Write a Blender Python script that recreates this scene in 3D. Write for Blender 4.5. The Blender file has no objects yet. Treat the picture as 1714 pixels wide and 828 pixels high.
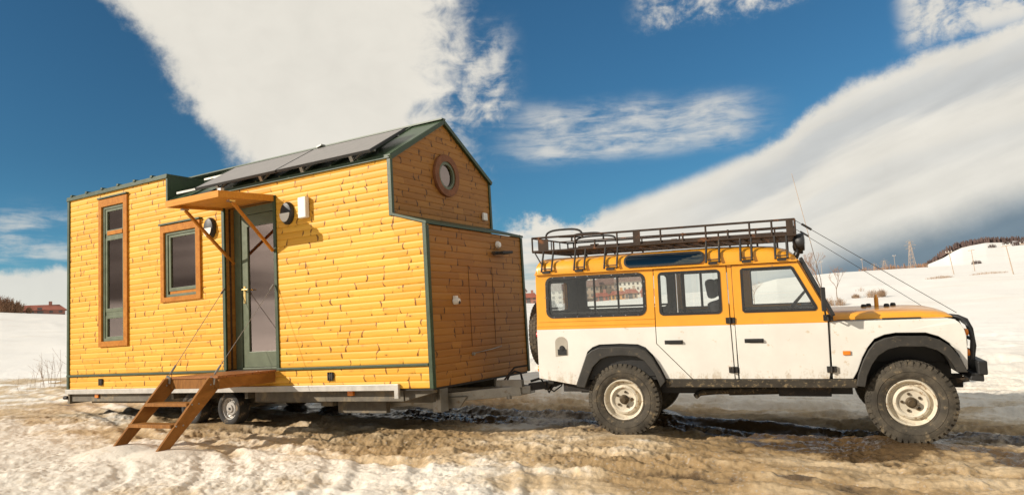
import bpy, bmesh, math, random
import numpy as np
from mathutils import Vector, Matrix
from mathutils.geometry import tessellate_polygon
random.seed(7); rng = np.random.default_rng(11)
R = math.radians
scn = bpy.context.scene
COL = scn.collection

# ------------------------------------------------------------------ camera
CAM = Vector((5.0051, -6.8472, 0.653))
RIGHT = Vector((0.8666, 0.4954, -0.0606)); DOWN = Vector((-0.1051, 0.0625, -0.9925)); FWD = Vector((-0.4879, 0.8664, 0.1062))
cd = bpy.data.cameras.new('camera'); co = bpy.data.objects.new('camera', cd); COL.objects.link(co)
m = Matrix((RIGHT, -DOWN, -FWD)).transposed()
m = m.to_quaternion().to_matrix().to_4x4(); m.translation = CAM
co.matrix_world = m
cd.sensor_fit = 'HORIZONTAL'; cd.sensor_width = 36; cd.lens = 36 * 1210.8 / 1714
cd.clip_start = 0.05; cd.clip_end = 6000
scn.camera = co

# ------------------------------------------------------------------ node expression helper
class Ex:
    def __init__(s, nt, sock): s.nt = nt; s.s = sock
    def _m(s, op, *a, clamp=False):
        n = s.nt.nodes.new('ShaderNodeMath'); n.operation = op; n.use_clamp = clamp
        for i, v in enumerate((s,) + a):
            if isinstance(v, Ex): s.nt.links.new(v.s, n.inputs[i])
            else: n.inputs[i].default_value = v
        return Ex(s.nt, n.outputs[0])
    def __add__(s, o): return s._m('ADD', o)
    __radd__ = __add__
    def __sub__(s, o): return s._m('SUBTRACT', o)
    def __rsub__(s, o): return (s * -1.0) + o
    def __mul__(s, o): return s._m('MULTIPLY', o)
    __rmul__ = __mul__
    def __truediv__(s, o): return s._m('DIVIDE', o)
    def mx(s, o): return s._m('MAXIMUM', o)
    def mn(s, o): return s._m('MINIMUM', o)
    def ab(s): return s._m('ABSOLUTE')
    def pw(s, o): return s._m('POWER', o)
    def clamp(s): return s._m('ADD', 0.0, clamp=True)
    def step(s, a, b, lo=0.0, hi=1.0):
        n = s.nt.nodes.new('ShaderNodeMapRange'); n.interpolation_type = 'SMOOTHSTEP'
        s.nt.links.new(s.s, n.inputs['Value'])
        n.inputs['From Min'].default_value = min(a, b); n.inputs['From Max'].default_value = max(a, b)
        if a <= b: n.inputs['To Min'].default_value = lo; n.inputs['To Max'].default_value = hi
        else: n.inputs['To Min'].default_value = hi; n.inputs['To Max'].default_value = lo
        return Ex(s.nt, n.outputs['Result'])
    def curve(s, pts):
        xs = [p[0] for p in pts]; ys = [p[1] for p in pts]; x0, x1, y0, y1 = min(xs), max(xs), min(ys), max(ys)
        t = (s - x0) * (1.0 / (x1 - x0))
        n = s.nt.nodes.new('ShaderNodeFloatCurve'); c = n.mapping.curves[0]
        q = sorted(((x - x0) / (x1 - x0), (y - y0) / (y1 - y0 + 1e-9)) for x, y in pts)
        c.points[0].location = q[0]; c.points[1].location = q[-1]
        for a in q[1:-1]: c.points.new(*a)
        n.mapping.update(); s.nt.links.new(t.clamp().s, n.inputs['Value'])
        return Ex(s.nt, n.outputs[0]) * (y1 - y0) + y0
def noise(nt, vec, scale, detail=4, rough=.5, dist=0.0):
    n = nt.nodes.new('ShaderNodeTexNoise'); n.inputs['Scale'].default_value = scale
    n.inputs['Detail'].default_value = detail; n.inputs['Roughness'].default_value = rough; n.inputs['Distortion'].default_value = dist
    if vec is not None: nt.links.new(vec, n.inputs['Vector'])
    return Ex(nt, n.outputs[0])
def comb(nt, x, y, z=0.0):
    n = nt.nodes.new('ShaderNodeCombineXYZ')
    for i, v in enumerate((x, y, z)):
        if isinstance(v, Ex): nt.links.new(v.s, n.inputs[i])
        else: n.inputs[i].default_value = v
    return n.outputs[0]
def mixc(nt, f, a, b):
    n = nt.nodes.new('ShaderNodeMix'); n.data_type = 'RGBA'; n.clamp_factor = True
    if isinstance(f, Ex): nt.links.new(f.s, n.inputs[0])
    else: n.inputs[0].default_value = f
    for i, v in ((6, a), (7, b)):
        if isinstance(v, (tuple, list)): n.inputs[i].default_value = (*v, 1)
        else: nt.links.new(v, n.inputs[i])
    return n.outputs[2]

# ------------------------------------------------------------------ world, sun, exposure
SUN_TO = Vector((-0.84, -0.88, 0.58)).normalized()
W = bpy.data.worlds.new('World'); scn.world = W; W.use_nodes = True
nt = W.node_tree; nt.nodes.clear()
out = nt.nodes.new('ShaderNodeOutputWorld'); bg = nt.nodes.new('ShaderNodeBackground')
nt.links.new(bg.outputs[0], out.inputs[0])
SKY_STR = 0.1; bg.inputs['Strength'].default_value = SKY_STR
sky = nt.nodes.new('ShaderNodeTexSky'); sky.sky_type = 'NISHITA'; sky.sun_disc = False
sky.sun_elevation = R(25.5); sky.sun_rotation = math.atan2(SUN_TO.x, SUN_TO.y)
sky.air_density = 1.0; sky.dust_density = 0.6; sky.ozone_density = 2.5; sky.altitude = 500
tint = nt.nodes.new('ShaderNodeMix'); tint.data_type = 'RGBA'; tint.blend_type = 'MULTIPLY'; tint.inputs[0].default_value = 1
nt.links.new(sky.outputs[0], tint.inputs[6]); tint.inputs[7].default_value = (0.33, 0.68, 0.80, 1)
tc = nt.nodes.new('ShaderNodeTexCoord'); sep = nt.nodes.new('ShaderNodeSeparateXYZ'); nt.links.new(tc.outputs['Generated'], sep.inputs[0])
dx, dy, dz = (Ex(nt, sep.outputs[i]) for i in range(3))
az = dx._m('ARCTAN2', dy) * (180 / math.pi); el = dz._m('ARCSINE') * (180 / math.pi)
vec = comb(nt, az, el)
nA = noise(nt, vec, .35, 6, .62) - .5                     # ragged edges
nB = noise(nt, vec, 1.3, 5, .65) - .5
nBig = noise(nt, vec, .12, 3, .5) - .5
nW = noise(nt, comb(nt, az * .8, el * 1.1, 20.0), .55, 6, .55, .55) - .5
vs = comb(nt, az * .20, (el + az * .02) * 1.0, 3.0)
nS = noise(nt, vs, 1.0, 6, .6, .4) - .5                    # streaks
vs2 = comb(nt, az * .16, (el - az * .30) * .9, 9.0)
nT = noise(nt, vs2, 1.0, 4, .5) - .5
L = el.curve([(10, -49.2), (12.6, -50.1), (13.7, -50.9), (15.6, -52.7), (17.3, -54.4), (19.7, -55.5), (22.3, -57.4), (23.6, -59.3), (27, -62), (45, -75)])
Rr = el.curve([(10, -34), (13, -33.5), (15.7, -34.5), (17.3, -34.8), (18.6, -33.5), (20, -33.2), (22.6, -32.8), (25.2, -33), (30, -30), (45, -24)])
e1 = az - L + nA * 3.4 + nB * 1.6
e2 = Rr - az + nW * 9.0 + nA * 3.0 + nB * 1.5 + .8
mA = e1.step(-.6, 2.4).pw(.8) * e2.step(-3.0, 4.5)
wisp = (nW * 2.2 + nB * .6 + nS * 1.0 + .70).step(.1, 1.35) * az.step(-37.5, -34.5) * az.step(-26.5, -30.5) * el.step(14.0, 16.5) * el.step(25.5, 21)
mA = mA.mx(wisp * .85)
spk = (nA * 2.2 + nB * 1.2).step(.55, .95) * az.step(-59.5, -58) * az.step(-54.5, -56.5) * el.step(17, 18.5) * el.step(22, 20)
mA = mA.mx(spk * .5)
T = az.curve([(-34, 6.8), (-30, 8.4), (-27, 8.9), (-24.6, 8.2), (-21.8, 9.1), (-17.7, 10.3), (-13, 11.6), (-8.6, 13.1), (-5.8, 14.9), (-4.1, 15.7), (-2, 16.4), (1.8, 17.2), (7.5, 18.0), (30, 21)])
puff = az.curve([(-40, 2.2), (-24, 2.2), (-21, .35), (-12, .3), (-8, 1.1), (-3, 1.0), (8, 1.4), (30, 2.0)])
eB = T - el + nA * puff * 1.6 + nB * puff * .7
mB = eB.step(-.1, 1.5) * az.step(-33, -28)
low = az.step(-22, -27)
mB = mB * (1.0 - low * (.16 - (nS * 1.8 + nA * .8)).clamp())
mD = (nS * 1.7 + nW * .7 + .80).step(.15, 1.25) * az.step(-33, -25) * az.step(-6.0, -13) * el.step(11.4, 13.6) * (el + az * .04 + nA).step(17.2, 14.6)
mE = (nW * 1.8 + nA * 1.0 + nB * .6 + .60).step(.15, 1.1) * (el + nB * 1.6).step(21.0, 22.8) * az.step(-20, -16) * az.step(-3, -7)
mF = (nW * 1.8 + nA * 1.2 + nB * .6 + .78).step(.15, 1.0) * az.step(-.6, 1.8) * el.step(16, 18)
mG = (nS * 2.0 + nA * .9 + .60).step(.25, 1.05) * az.step(-53, -58) * el.step(11, 8.4) * el.step(4.8, 6.6)
mH = (nA * 1.4 + el.step(6.6, 4.6) - .30).step(0, .5) * az.step(-50, -55)
nU = noise(nt, comb(nt, dx * 2.0, dy * 2.0, dz * 4.0), 1.2, 5, .55) - .5      # clouds over the rest of the sky
mU = (nU * 4.0 + .25).step(0, 1.0) * (az.ab()).step(62, 90).mx(el.step(32, 45)) * .8
def sc(m_, k): return m_ * k
mask = mA.mx(mB).mx(sc(mD, .72)).mx(sc(mE, .85)).mx(sc(mF, .85)).mx(sc(mG, .6)).mx(sc(mH, .8)).mx(mU).clamp()
# cloud brightness: lenticular body with soft grey bands, bright rims
dep = T - el + nT * 2.2
band = dep.curve([(0, 0), (1.4, .1), (2.6, .75), (3.6, .9), (4.6, .35), (6.0, .0), (7.5, .35), (9, .1), (14, .2)]) * mB * az.step(-20, -8)
bri = 1.0 + nT * .22 * eB.step(0, 1.5) * mB + nBig * .22 + nW * .10 - band * .16
cl = nt.nodes.new('ShaderNodeVectorMath'); cl.operation = 'SCALE'
G = az.curve([(-30, 0.0), (-14, 1.2), (-8.5, 2.9), (-5.2, 4.2), (-2.1, 4.9), (.9, 5.4), (3.7, 6.2), (6.2, 6.8), (20, 9)])
dark = (G - el + nA * 1.2 + .2).step(-.9, 2.3) * az.step(-18, -10)
K = 10.0
cb = mixc(nt, band * .7, (.71 * K, .675 * K, .60 * K), (.55 * K, .58 * K, .60 * K))
colr = mixc(nt, dark, cb, (.17 * K, .225 * K, .275 * K))
thin = mask.step(0, 1)
nt.links.new(colr, cl.inputs[0]); nt.links.new(bri.s, cl.inputs['Scale'])
pol = nt.nodes.new('ShaderNodeVectorMath'); pol.operation = 'SCALE'; nt.links.new(tint.outputs[2], pol.inputs[0])
nt.links.new((1.0 - az.step(-22, -60) * el.step(2, 14) * .26).s, pol.inputs['Scale'])      # polarised band about 90 degrees from the sun
fin = mixc(nt, thin * .97, pol.outputs[0], cl.outputs[0])
nt.links.new(fin, bg.inputs['Color'])

sl = bpy.data.lights.new('sun', 'SUN'); sl.energy = 4.6; sl.angle = R(.55); sl.color = (1.0, .90, .77)
so = bpy.data.objects.new('sun', sl); COL.objects.link(so); so.location = (-30, -30, 25)
so.rotation_euler = (-SUN_TO).to_track_quat('-Z', 'Y').to_euler()
vs_ = scn.view_settings; vs_.view_transform = 'Standard'; vs_.look = 'None'; vs_.gamma = 1; vs_.use_curve_mapping = False
vs_.exposure = 0.2
scn.render.engine = 'CYCLES'

# ------------------------------------------------------------------ materials
def newmat(name):
    mt = bpy.data.materials.new(name); mt.use_nodes = True; n = mt.node_tree
    b = n.nodes['Principled BSDF']; return mt, n, b
def mat(name, col, rough=.6, metal=0.0, var=.12, vscale=6.0, col2=None, d2=0.0, dscale=5.0, bump=0.0, bscale=40, coat=0, spec=.5, coords='Object'):
    """colour with a slow variation, plus patches of col2 (dirt/rust) of density d2"""
    mt, n, b = newmat(name)
    t = n.nodes.new('ShaderNodeTexCoord').outputs[coords]
    a = noise(n, t, vscale, 5, .6)
    f = a.step(.3, .7)
    base = mixc(n, f, tuple(c * (1 - var) for c in col), tuple(min(1, c * (1 + var)) for c in col))
    if col2:
        p = noise(n, t, dscale, 8, .68)
        base = mixc(n, p.step(.66 - d2, .74 - d2 * .7) * .9, base, col2)
    n.links.new(base, b.inputs['Base Color'])
    r = (a * .3 + (rough - .15)).clamp(); n.links.new(r.s, b.inputs['Roughness'])
    b.inputs['Metallic'].default_value = metal; b.inputs['Coat Weight'].default_value = coat; b.inputs['Specular IOR Level'].default_value = spec
    if bump:
        bp = n.nodes.new('ShaderNodeBump'); bp.inputs['Strength'].default_value = bump; bp.inputs['Distance'].default_value = .01
        n.links.new(noise(n, t, bscale, 4, .6).s, bp.inputs['Height']); n.links.new(bp.outputs[0], b.inputs['Normal'])
    return mt
def dent(name, st=.12):
    n = M[name].node_tree; b = n.nodes['Principled BSDF']; t = n.nodes.new('ShaderNodeTexCoord').outputs['Object']
    bp = n.nodes.new('ShaderNodeBump'); bp.inputs['Strength'].default_value = st; bp.inputs['Distance'].default_value = .02
    n.links.new(noise(n, t, 3.5, 3, .5).s, bp.inputs['Height']); n.links.new(bp.outputs[0], b.inputs['Normal'])
def siding_mat(name, c_hi, c_lo, knot, grain=(1.5, 40)):
    mt, n, b = newmat(name)
    t = n.nodes.new('ShaderNodeTexCoord').outputs['Object']
    at = n.nodes.new('ShaderNodeAttribute'); at.attribute_name = 'tone'; tone = Ex(n, at.outputs['Fac'])
    ak = n.nodes.new('ShaderNodeAttribute'); ak.attribute_name = 'knot'; kn = Ex(n, ak.outputs['Fac'])
    mp = n.nodes.new('ShaderNodeMapping'); n.links.new(t, mp.inputs[0]); mp.inputs['Scale'].default_value = (grain[0], grain[0], grain[1])
    g = noise(n, mp.outputs[0], 1.0, 5, .6, .6)
    f = (tone * .55 + g * .95 - .22).clamp()
    c = mixc(n, f, c_lo, c_hi)
    nz = noise(n, t, 30, 3, .6)
    k = (kn * 1.45 + (nz - .5) * 1.2).step(.40, .85)
    # small knots
    mp2 = n.nodes.new('ShaderNodeMapping'); n.links.new(t, mp2.inputs[0]); mp2.inputs['Scale'].default_value = (5.5, 5.5, 12)
    v = n.nodes.new('ShaderNodeTexVoronoi'); v.inputs['Scale'].default_value = 1.0; n.links.new(mp2.outputs[0], v.inputs['Vector'])
    vd = Ex(n, v.outputs['Distance']); k2 = vd.step(.13, .05)
    v2c = n.nodes.new('ShaderNodeSeparateColor'); n.links.new(v.outputs['Color'], v2c.inputs[0])
    k2 = k2 * Ex(n, v2c.outputs[0]).step(.45, .6)
    halo = vd.step(.34, .08) * .25 * Ex(n, v2c.outputs[0]).step(.45, .6)
    k = k.mx(k2 * .9).mx(halo)
    c = mixc(n, k * .92, c, knot)
    n.links.new(c, b.inputs['Base Color']); b.inputs['Roughness'].default_value = .48
    b.inputs['Specular IOR Level'].default_value = .25
    bp = n.nodes.new('ShaderNodeBump'); bp.inputs['Strength'].default_value = .35; bp.inputs['Distance'].default_value = .004
    n.links.new(g.s, bp.inputs['Height']); n.links.new(bp.outputs[0], b.inputs['Normal'])
    return mt
def glassmat(name, tint, refl=.1, gl=(1, 1, 1), rough=0.0, fk=1.0):
    mt, n, b = newmat(name); n.nodes.remove(b); o = n.nodes['Material Output']
    tr = n.nodes.new('ShaderNodeBsdfTransparent'); tr.inputs[0].default_value = (*tint, 1)
    g = n.nodes.new('ShaderNodeBsdfGlossy'); g.inputs['Color'].default_value = (*gl, 1); g.inputs['Roughness'].default_value = rough
    fr = n.nodes.new('ShaderNodeFresnel'); fr.inputs[0].default_value = 1.45
    mx = n.nodes.new('ShaderNodeMixShader')
    n.links.new((Ex(n, fr.outputs[0]) * fk + refl).clamp().s, mx.inputs[0]); n.links.new(tr.outputs[0], mx.inputs[1]); n.links.new(g.outputs[0], mx.inputs[2])
    n.links.new(mx.outputs[0], o.inputs[0]); return mt
def wood(name, a, b_, grain=(30, 3, 30), rough=.55):
    mt, n, b = newmat(name); t = n.nodes.new('ShaderNodeTexCoord').outputs['Object']
    mp = n.nodes.new('ShaderNodeMapping'); n.links.new(t, mp.inputs[0]); mp.inputs['Scale'].default_value = grain
    g = noise(n, mp.outputs[0], 1.0, 6, .65, .8)
    n.links.new(mixc(n, g.step(.3, .7), a, b_), b.inputs['Base Color']); b.inputs['Roughness'].default_value = rough; b.inputs['Specular IOR Level'].default_value = .15
    bp = n.nodes.new('ShaderNodeBump'); bp.inputs['Strength'].default_value = .3; bp.inputs['Distance'].default_value = .003
    n.links.new(g.s, bp.inputs['Height']); n.links.new(bp.outputs[0], b.inputs['Normal']); return mt

M = {}
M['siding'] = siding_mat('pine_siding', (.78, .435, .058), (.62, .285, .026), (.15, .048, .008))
M['siding_end'] = siding_mat('pine_siding_shaded', (.38, .175, .034), (.26, .105, .018), (.05, .018, .006))  # darker copy of the siding, shade of the end faces put into the colour
M['green'] = mat('green_trim_metal', (.028, .052, .020), .45, .0, .2, 8, bump=.1)
M['green_roof'] = mat('green_roof_sheet', (.045, .075, .035), .38, 0, .2, 3)
M['green_frame'] = mat('sage_green_frame', (.105, .125, .072), .4, 0, .1, 8)
M['frame_wood'] = wood('orange_stained_wood', (.36, .125, .014), (.48, .19, .025), (12, 12, 12))
M['awning_wood'] = wood('awning_board', (.50, .20, .028), (.64, .29, .045), (2, 45, 30))
M['stair_wood'] = wood('brown_stained_board', (.19, .078, .018), (.31, .135, .033), (30, 4, 6))
M['deck_wood'] = wood('deck_board', (.22, .085, .03), (.34, .14, .05), (4, 30, 30))
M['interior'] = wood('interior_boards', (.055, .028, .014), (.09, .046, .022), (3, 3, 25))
M['galv'] = mat('galvanised_steel', (.34, .33, .30), .45, .7, .15, 9, (.22, .17, .12), .1, 7)
M['rail'] = mat('pale_side_rail', (.46, .44, .40), .45, .3, .1, 9, (.25, .2, .15), .05, 7)
M['chassis'] = mat('dirty_grey_chassis', (.13, .115, .09), .7, .2, .25, 6, (.24, .19, .12), .16, 5)
M['black'] = mat('black_plastic', (.018, .018, .018), .5, 0, .2, 10)
M['dark'] = mat('dark_steel', (.03, .027, .024), .65, .3, .3, 8, (.10, .07, .045), .12, 9)
M['tyre'] = mat('rubber', (.032, .03, .027), .85, 0, .3, 12, (.22, .165, .105), .13, 9, bump=.4, bscale=60)
M['tyre_dirty'] = mat('muddy_rubber', (.066, .055, .039), .85, 0, .45, 7, (.21, .16, .095), .105, 13, bump=.5, bscale=50)
M['lamp_white'] = mat('opal_diffuser', (.72, .70, .64), .35, 0, .05, 5)
M['white_plastic'] = mat('white_plastic', (.74, .72, .66), .4, 0, .05, 5)
M['amber'] = mat('amber_lens', (.75, .22, .02), .25, 0, .1, 9)
M['red'] = mat('red_lens', (.5, .03, .02), .25, 0, .1, 9)
M['brass'] = mat('brass', (.62, .45, .18), .35, .9, .1, 9)
M['wheel_silver'] = mat('silver_wheel', (.42, .40, .37), .45, .4, .15, 20, (.2, .16, .11), .1, 12)
M['solar'] = None
M['pane'] = glassmat('house_pane', (.45, .36, .30), .22, (1.0, .82, .76), .0)
M['car_glass'] = glassmat('car_glass', (.97, .985, .98), .03, fk=.6)
M['tint_glass'] = glassmat('tinted_roof_glass', (.10, .14, .12), .12, (.9, .95, .85), .02)
M['yellow'] = mat('yellow_paint', (.80, .35, .022), .34, 0, .06, 2.5, (.42, .22, .06), .03, 9, coat=.5)
M['white'] = mat('white_paint', (.76, .735, .67), .34, 0, .05, 2.5, (.58, .45, .30), .045, 9, coat=.5)
dent('yellow'); dent('white')
def splash(name):
    # mud thrown up along the lower edge of the panels, in runs and specks
    n = M[name].node_tree; b = n.nodes['Principled BSDF']; src = b.inputs['Base Color'].links[0].from_socket
    t = n.nodes.new('ShaderNodeTexCoord').outputs['Object']; sp = n.nodes.new('ShaderNodeSeparateXYZ'); n.links.new(t, sp.inputs[0]); z = Ex(n, sp.outputs[2])
    mp = n.nodes.new('ShaderNodeMapping'); n.links.new(t, mp.inputs[0]); mp.inputs['Scale'].default_value = (14, 14, 3)
    a = noise(n, mp.outputs[0], 1.0, 6, .7); c = noise(n, t, 45, 3, .6)
    k = (z.step(.98, .60) * .42 + a * .8 + (c - .5) * .35).step(.72, 1.0) * .75
    n.links.new(mixc(n, k, src, (.40, .29, .17)), b.inputs['Base Color'])
splash('white')
M['trim'] = mat('muddy_wheel_arch', (.032, .029, .024), .6, 0, .3, 5, (.11, .085, .055), .08, 16)
M['sill'] = mat('muddy_sill', (.045, .037, .026), .7, .2, .3, 8, (.24, .18, .10), .135, 24)
M['rim'] = mat('cream_steel_rim', (.64, .575, .45), .5, 0, .1, 14, (.26, .15, .06), .13, 16)
M['rust'] = mat('rusty_rack_steel', (.045, .028, .018), .75, .2, .3, 10, (.20, .08, .03), .11, 7)
M['hub'] = mat('greasy_hub', (.10, .07, .035), .6, .3, .3, 20, (.02, .018, .015), .16, 20)
M['pole_tan'] = mat('tan_fibreglass', (.5, .36, .24), .6)
M['seat'] = mat('charcoal_seat_cloth', (.035, .036, .04), .8, 0, .2, 10)
M['cable'] = mat('steel_cable', (.30, .28, .25), .4, .7, .1, 10)
M['lens'] = mat('headlamp_lens', (.5, .5, .48), .12, .6, .1, 10)
M['silver'] = mat('chrome', (.55, .55, .55), .25, .9, .1, 10)
def solar_mat():
    mt, n, b = newmat('solar_cells'); t = n.nodes.new('ShaderNodeTexCoord').outputs['Object']
    br = n.nodes.new('ShaderNodeTexBrick'); br.offset = 0; n.links.new(t, br.inputs['Vector'])
    br.inputs['Scale'].default_value = 1; br.inputs['Brick Width'].default_value = .16; br.inputs['Row Height'].default_value = .13
    br.inputs['Mortar Size'].default_value = .004
    br.inputs['Color1'].default_value = (.24, .225, .21, 1); br.inputs['Color2'].default_value = (.26, .24, .225, 1); br.inputs['Mortar'].default_value = (.32, .30, .28, 1)
    n.links.new(br.outputs[0], b.inputs['Base Color']); b.inputs['Roughness'].default_value = .45
    return mt
M['solar'] = solar_mat()

# ------------------------------------------------------------------ mesh builder
class MB:
    def __init__(s): s.v = []; s.f = []; s.mi = []; s.at = {}; s.marks = []
    def add(s, vs, fs, mi=0, attrs=None):
        s.marks.append((len(s.v), len(s.f)))
        o = len(s.v); s.v += [tuple(p) for p in vs]; s.f += [tuple(i + o for i in f) for f in fs]; s.mi += [mi] * len(fs)
        if attrs:
            for k, vals in attrs.items():
                a = s.at.setdefault(k, []); a += [0.0] * (o - len(a)); a += list(vals)
        return s
    def box(s, x0, x1, y0, y1, z0, z1, mi=0, T=None):
        vs = [Vector((x, y, z)) for x in (x0, x1) for y in (y0, y1) for z in (z0, z1)]
        if T: vs = [T @ v for v in vs]
        return s.add(vs, [(0, 1, 3, 2), (4, 6, 7, 5), (0, 4, 5, 1), (2, 3, 7, 6), (0, 2, 6, 4), (1, 5, 7, 3)], mi)
    def bar(s, p, q, w, h, up=(0, 0, 1), mi=0):
        p, q = Vector(p), Vector(q); d = (q - p); l = d.length; d.normalize(); up = Vector(up)
        sx = d.cross(up)
        if sx.length < 1e-4: sx = d.cross(Vector((0, 1, 0)))
        sx.normalize(); uz = sx.cross(d).normalized()
        T = Matrix((d, sx, uz)).transposed().to_4x4(); T.translation = p
        return s.box(0, l, -w / 2, w / 2, -h / 2, h / 2, mi, T)
    def tube(s, pts, r, n=8, mi=0, closed=False, cap=True):
        P = [Vector(p) for p in pts]; k = len(P); rs = r if isinstance(r, (list, tuple)) else [r] * k
        vs = []; prev = None
        for i in range(k):
            a = P[(i - 1) % k] if (i > 0 or closed) else P[0]; b = P[(i + 1) % k] if (i < k - 1 or closed) else P[-1]
            t = (b - a).normalized()
            u = prev - t * prev.dot(t) if prev is not None else t.orthogonal()
            if u.length < 1e-5: u = t.orthogonal()
            u.normalize(); prev = u; w = t.cross(u)
            for j in range(n):
                th = 2 * math.pi * j / n; vs.append(P[i] + (u * math.cos(th) + w * math.sin(th)) * rs[i])
        fs = []
        for i in range(k if closed else k - 1):
            for j in range(n):
                a, b = i * n + j, i * n + (j + 1) % n; c, d = ((i + 1) % k) * n + (j + 1) % n, ((i + 1) % k) * n + j
                fs.append((a, b, c, d))
        if cap and not closed: fs += [tuple(range(n))[::-1], tuple(range((k - 1) * n, k * n))]
        return s.add(vs, fs, mi)
    def lathe(s, prof, n=48, axis='y', c=(0, 0, 0), mi=0, cap=False):
        """prof: (radius, offset along axis)"""
        c = Vector(c); vs = []
        for i in range(n):
            th = 2 * math.pi * i / n; co_, si = math.cos(th), math.sin(th)
            for r, o in prof:
                p = {'y': Vector((r * co_, o, r * si)), 'x': Vector((o, r * co_, r * si)), 'z': Vector((r * co_, r * si, o))}[axis]
                vs.append(c + p)
        k = len(prof); fs = []
        for i in range(n):
            for j in range(k - 1):
                a = i * k + j; b = ((i + 1) % n) * k + j; fs.append((a, b, b + 1, a + 1))
        return s.add(vs, fs, mi)
    def plate(s, outer, holes, fn, t, mi=0, mi_edge=None):
        """2-D polygon with holes, mapped by fn(u, v, side) with side 0 (front) / 1 (back)"""
        loops = [[Vector((a, b, 0)) for a, b in l] for l in [outer] + list(holes)]
        flat = [p for l in loops for p in l]; tris = tessellate_polygon(loops); n = len(flat)
        vs = [fn(p.x, p.y, 0) for p in flat] + [fn(p.x, p.y, t) for p in flat]
        fs = [tuple(x) for x in tris] + [tuple(i + n for i in reversed(x)) for x in tris]
        s.add(vs, fs, mi); o = 0; base = len(s.v) - 2 * n
        for l in loops:
            k = len(l)
            for i in range(k):
                a, b = base + o + i, base + o + (i + 1) % k
                s.f.append((a, b, b + n, a + n)); s.mi.append(mi if mi_edge is None else mi_edge)
            o += k
        return s
    def build(s, name, mats, parent=None, smooth=None, bevel=0, loc=None, fixn=True):
        me = bpy.data.meshes.new(name)
        org = Vector(parent_origin(parent)) if parent is not None else Vector((0, 0, 0))
        if loc is not None: org = Vector(loc)
        vv = [(p[0] - org.x, p[1] - org.y, p[2] - org.z) for p in s.v]
        me.from_pydata(vv, [], s.f)
        for m_ in (mats if isinstance(mats, (list, tuple)) else [mats]): me.materials.append(M[m_] if isinstance(m_, str) else m_)
        me.polygons.foreach_set('material_index', s.mi)
        for k, a in s.at.items():
            a = a + [0.0] * (len(s.v) - len(a)); at = me.attributes.new(k, 'FLOAT', 'POINT'); at.data.foreach_set('value', a)
        me.update()
        if fixn:
            bm = bmesh.new(); bm.from_mesh(me); bmesh.ops.recalc_face_normals(bm, faces=bm.faces); bm.to_mesh(me); bm.free()
        if smooth:
            me.polygons.foreach_set('use_smooth', [True] * len(me.polygons)); me.set_sharp_from_angle(angle=R(smooth))
        o = bpy.data.objects.new(name, me); COL.objects.link(o)
        if parent is not None: o.parent = parent
        if loc is not None: o.location = Vector(loc) - (Vector(parent_origin(parent)) if parent is not None else Vector((0, 0, 0))) if parent is not None else Vector(loc)
        if bevel:
            b = o.modifiers.new('bevel', 'BEVEL'); b.width = bevel; b.segments = 2; b.limit_method = 'ANGLE'; b.angle_limit = R(40)
        o['_org'] = [org.x, org.y, org.z]
        return o
def parent_origin(p):
    return p['_org'] if '_org' in p.keys() else (0, 0, 0)
def tag(o, label=None, cat=None, group=None, kind=None):
    if label: o['label'] = label
    if cat: o['category'] = cat
    if group: o['group'] = group
    if kind: o['kind'] = kind
    return o
def empty(name, loc, org=None):
    o = bpy.data.objects.new(name, None); COL.objects.link(o); o.location = loc; o.empty_display_size = .2
    o['_org'] = list(org if org is not None else loc); return o
def part(name, mats, parent, fn, sep=False, **k):
    mb = MB(); fn(mb)
    if not sep: return mb.build(name, mats, parent, **k)
    r_ = None; mk = mb.marks + [(len(mb.v), len(mb.f))]
    for (v0, f0), (v1, f1) in zip(mk[:-1], mk[1:]):            # every piece an object of its own
        q = MB(); q.v = mb.v[v0:v1]; q.f = [tuple(i - v0 for i in f) for f in mb.f[f0:f1]]; q.mi = mb.mi[f0:f1]; r_ = q.build(name, mats, parent, **k)
    return r_
def clone(o, parent, **loc):
    c = o.copy(); COL.objects.link(c); c.parent = parent
    for ch in [x for x in bpy.data.objects if x.parent == o]: clone(ch, c)
    return c
def rrect(x0, x1, z0, z1, r, n=4):
    pts = []
    for cx, cz, a0 in ((x1 - r, z1 - r, 0), (x0 + r, z1 - r, 90), (x0 + r, z0 + r, 180), (x1 - r, z0 + r, 270)):
        for i in range(n + 1):
            a = R(a0 + 90 * i / n); pts.append((cx + r * math.cos(a), cz + r * math.sin(a)))
    return pts
def offset_poly(pts, d):
    n = len(pts); area = sum(pts[i][0] * pts[(i + 1) % n][1] - pts[(i + 1) % n][0] * pts[i][1] for i in range(n)); sg = 1 if area > 0 else -1
    o = []
    for i in range(n):
        a, b, c = Vector(pts[i - 1]), Vector(pts[i]), Vector(pts[(i + 1) % n])
        e1_, e2_ = (b - a).normalized(), (c - b).normalized()
        n1, n2 = Vector((e1_.y, -e1_.x)) * sg, Vector((e2_.y, -e2_.x)) * sg
        q = n1 + n2
        if q.length < 1e-6: q = n1
        q.normalize(); k = d / max(.35, q.dot(n1)); o.append((b.x + q.x * k, b.y + q.y * k))
    return o

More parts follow.
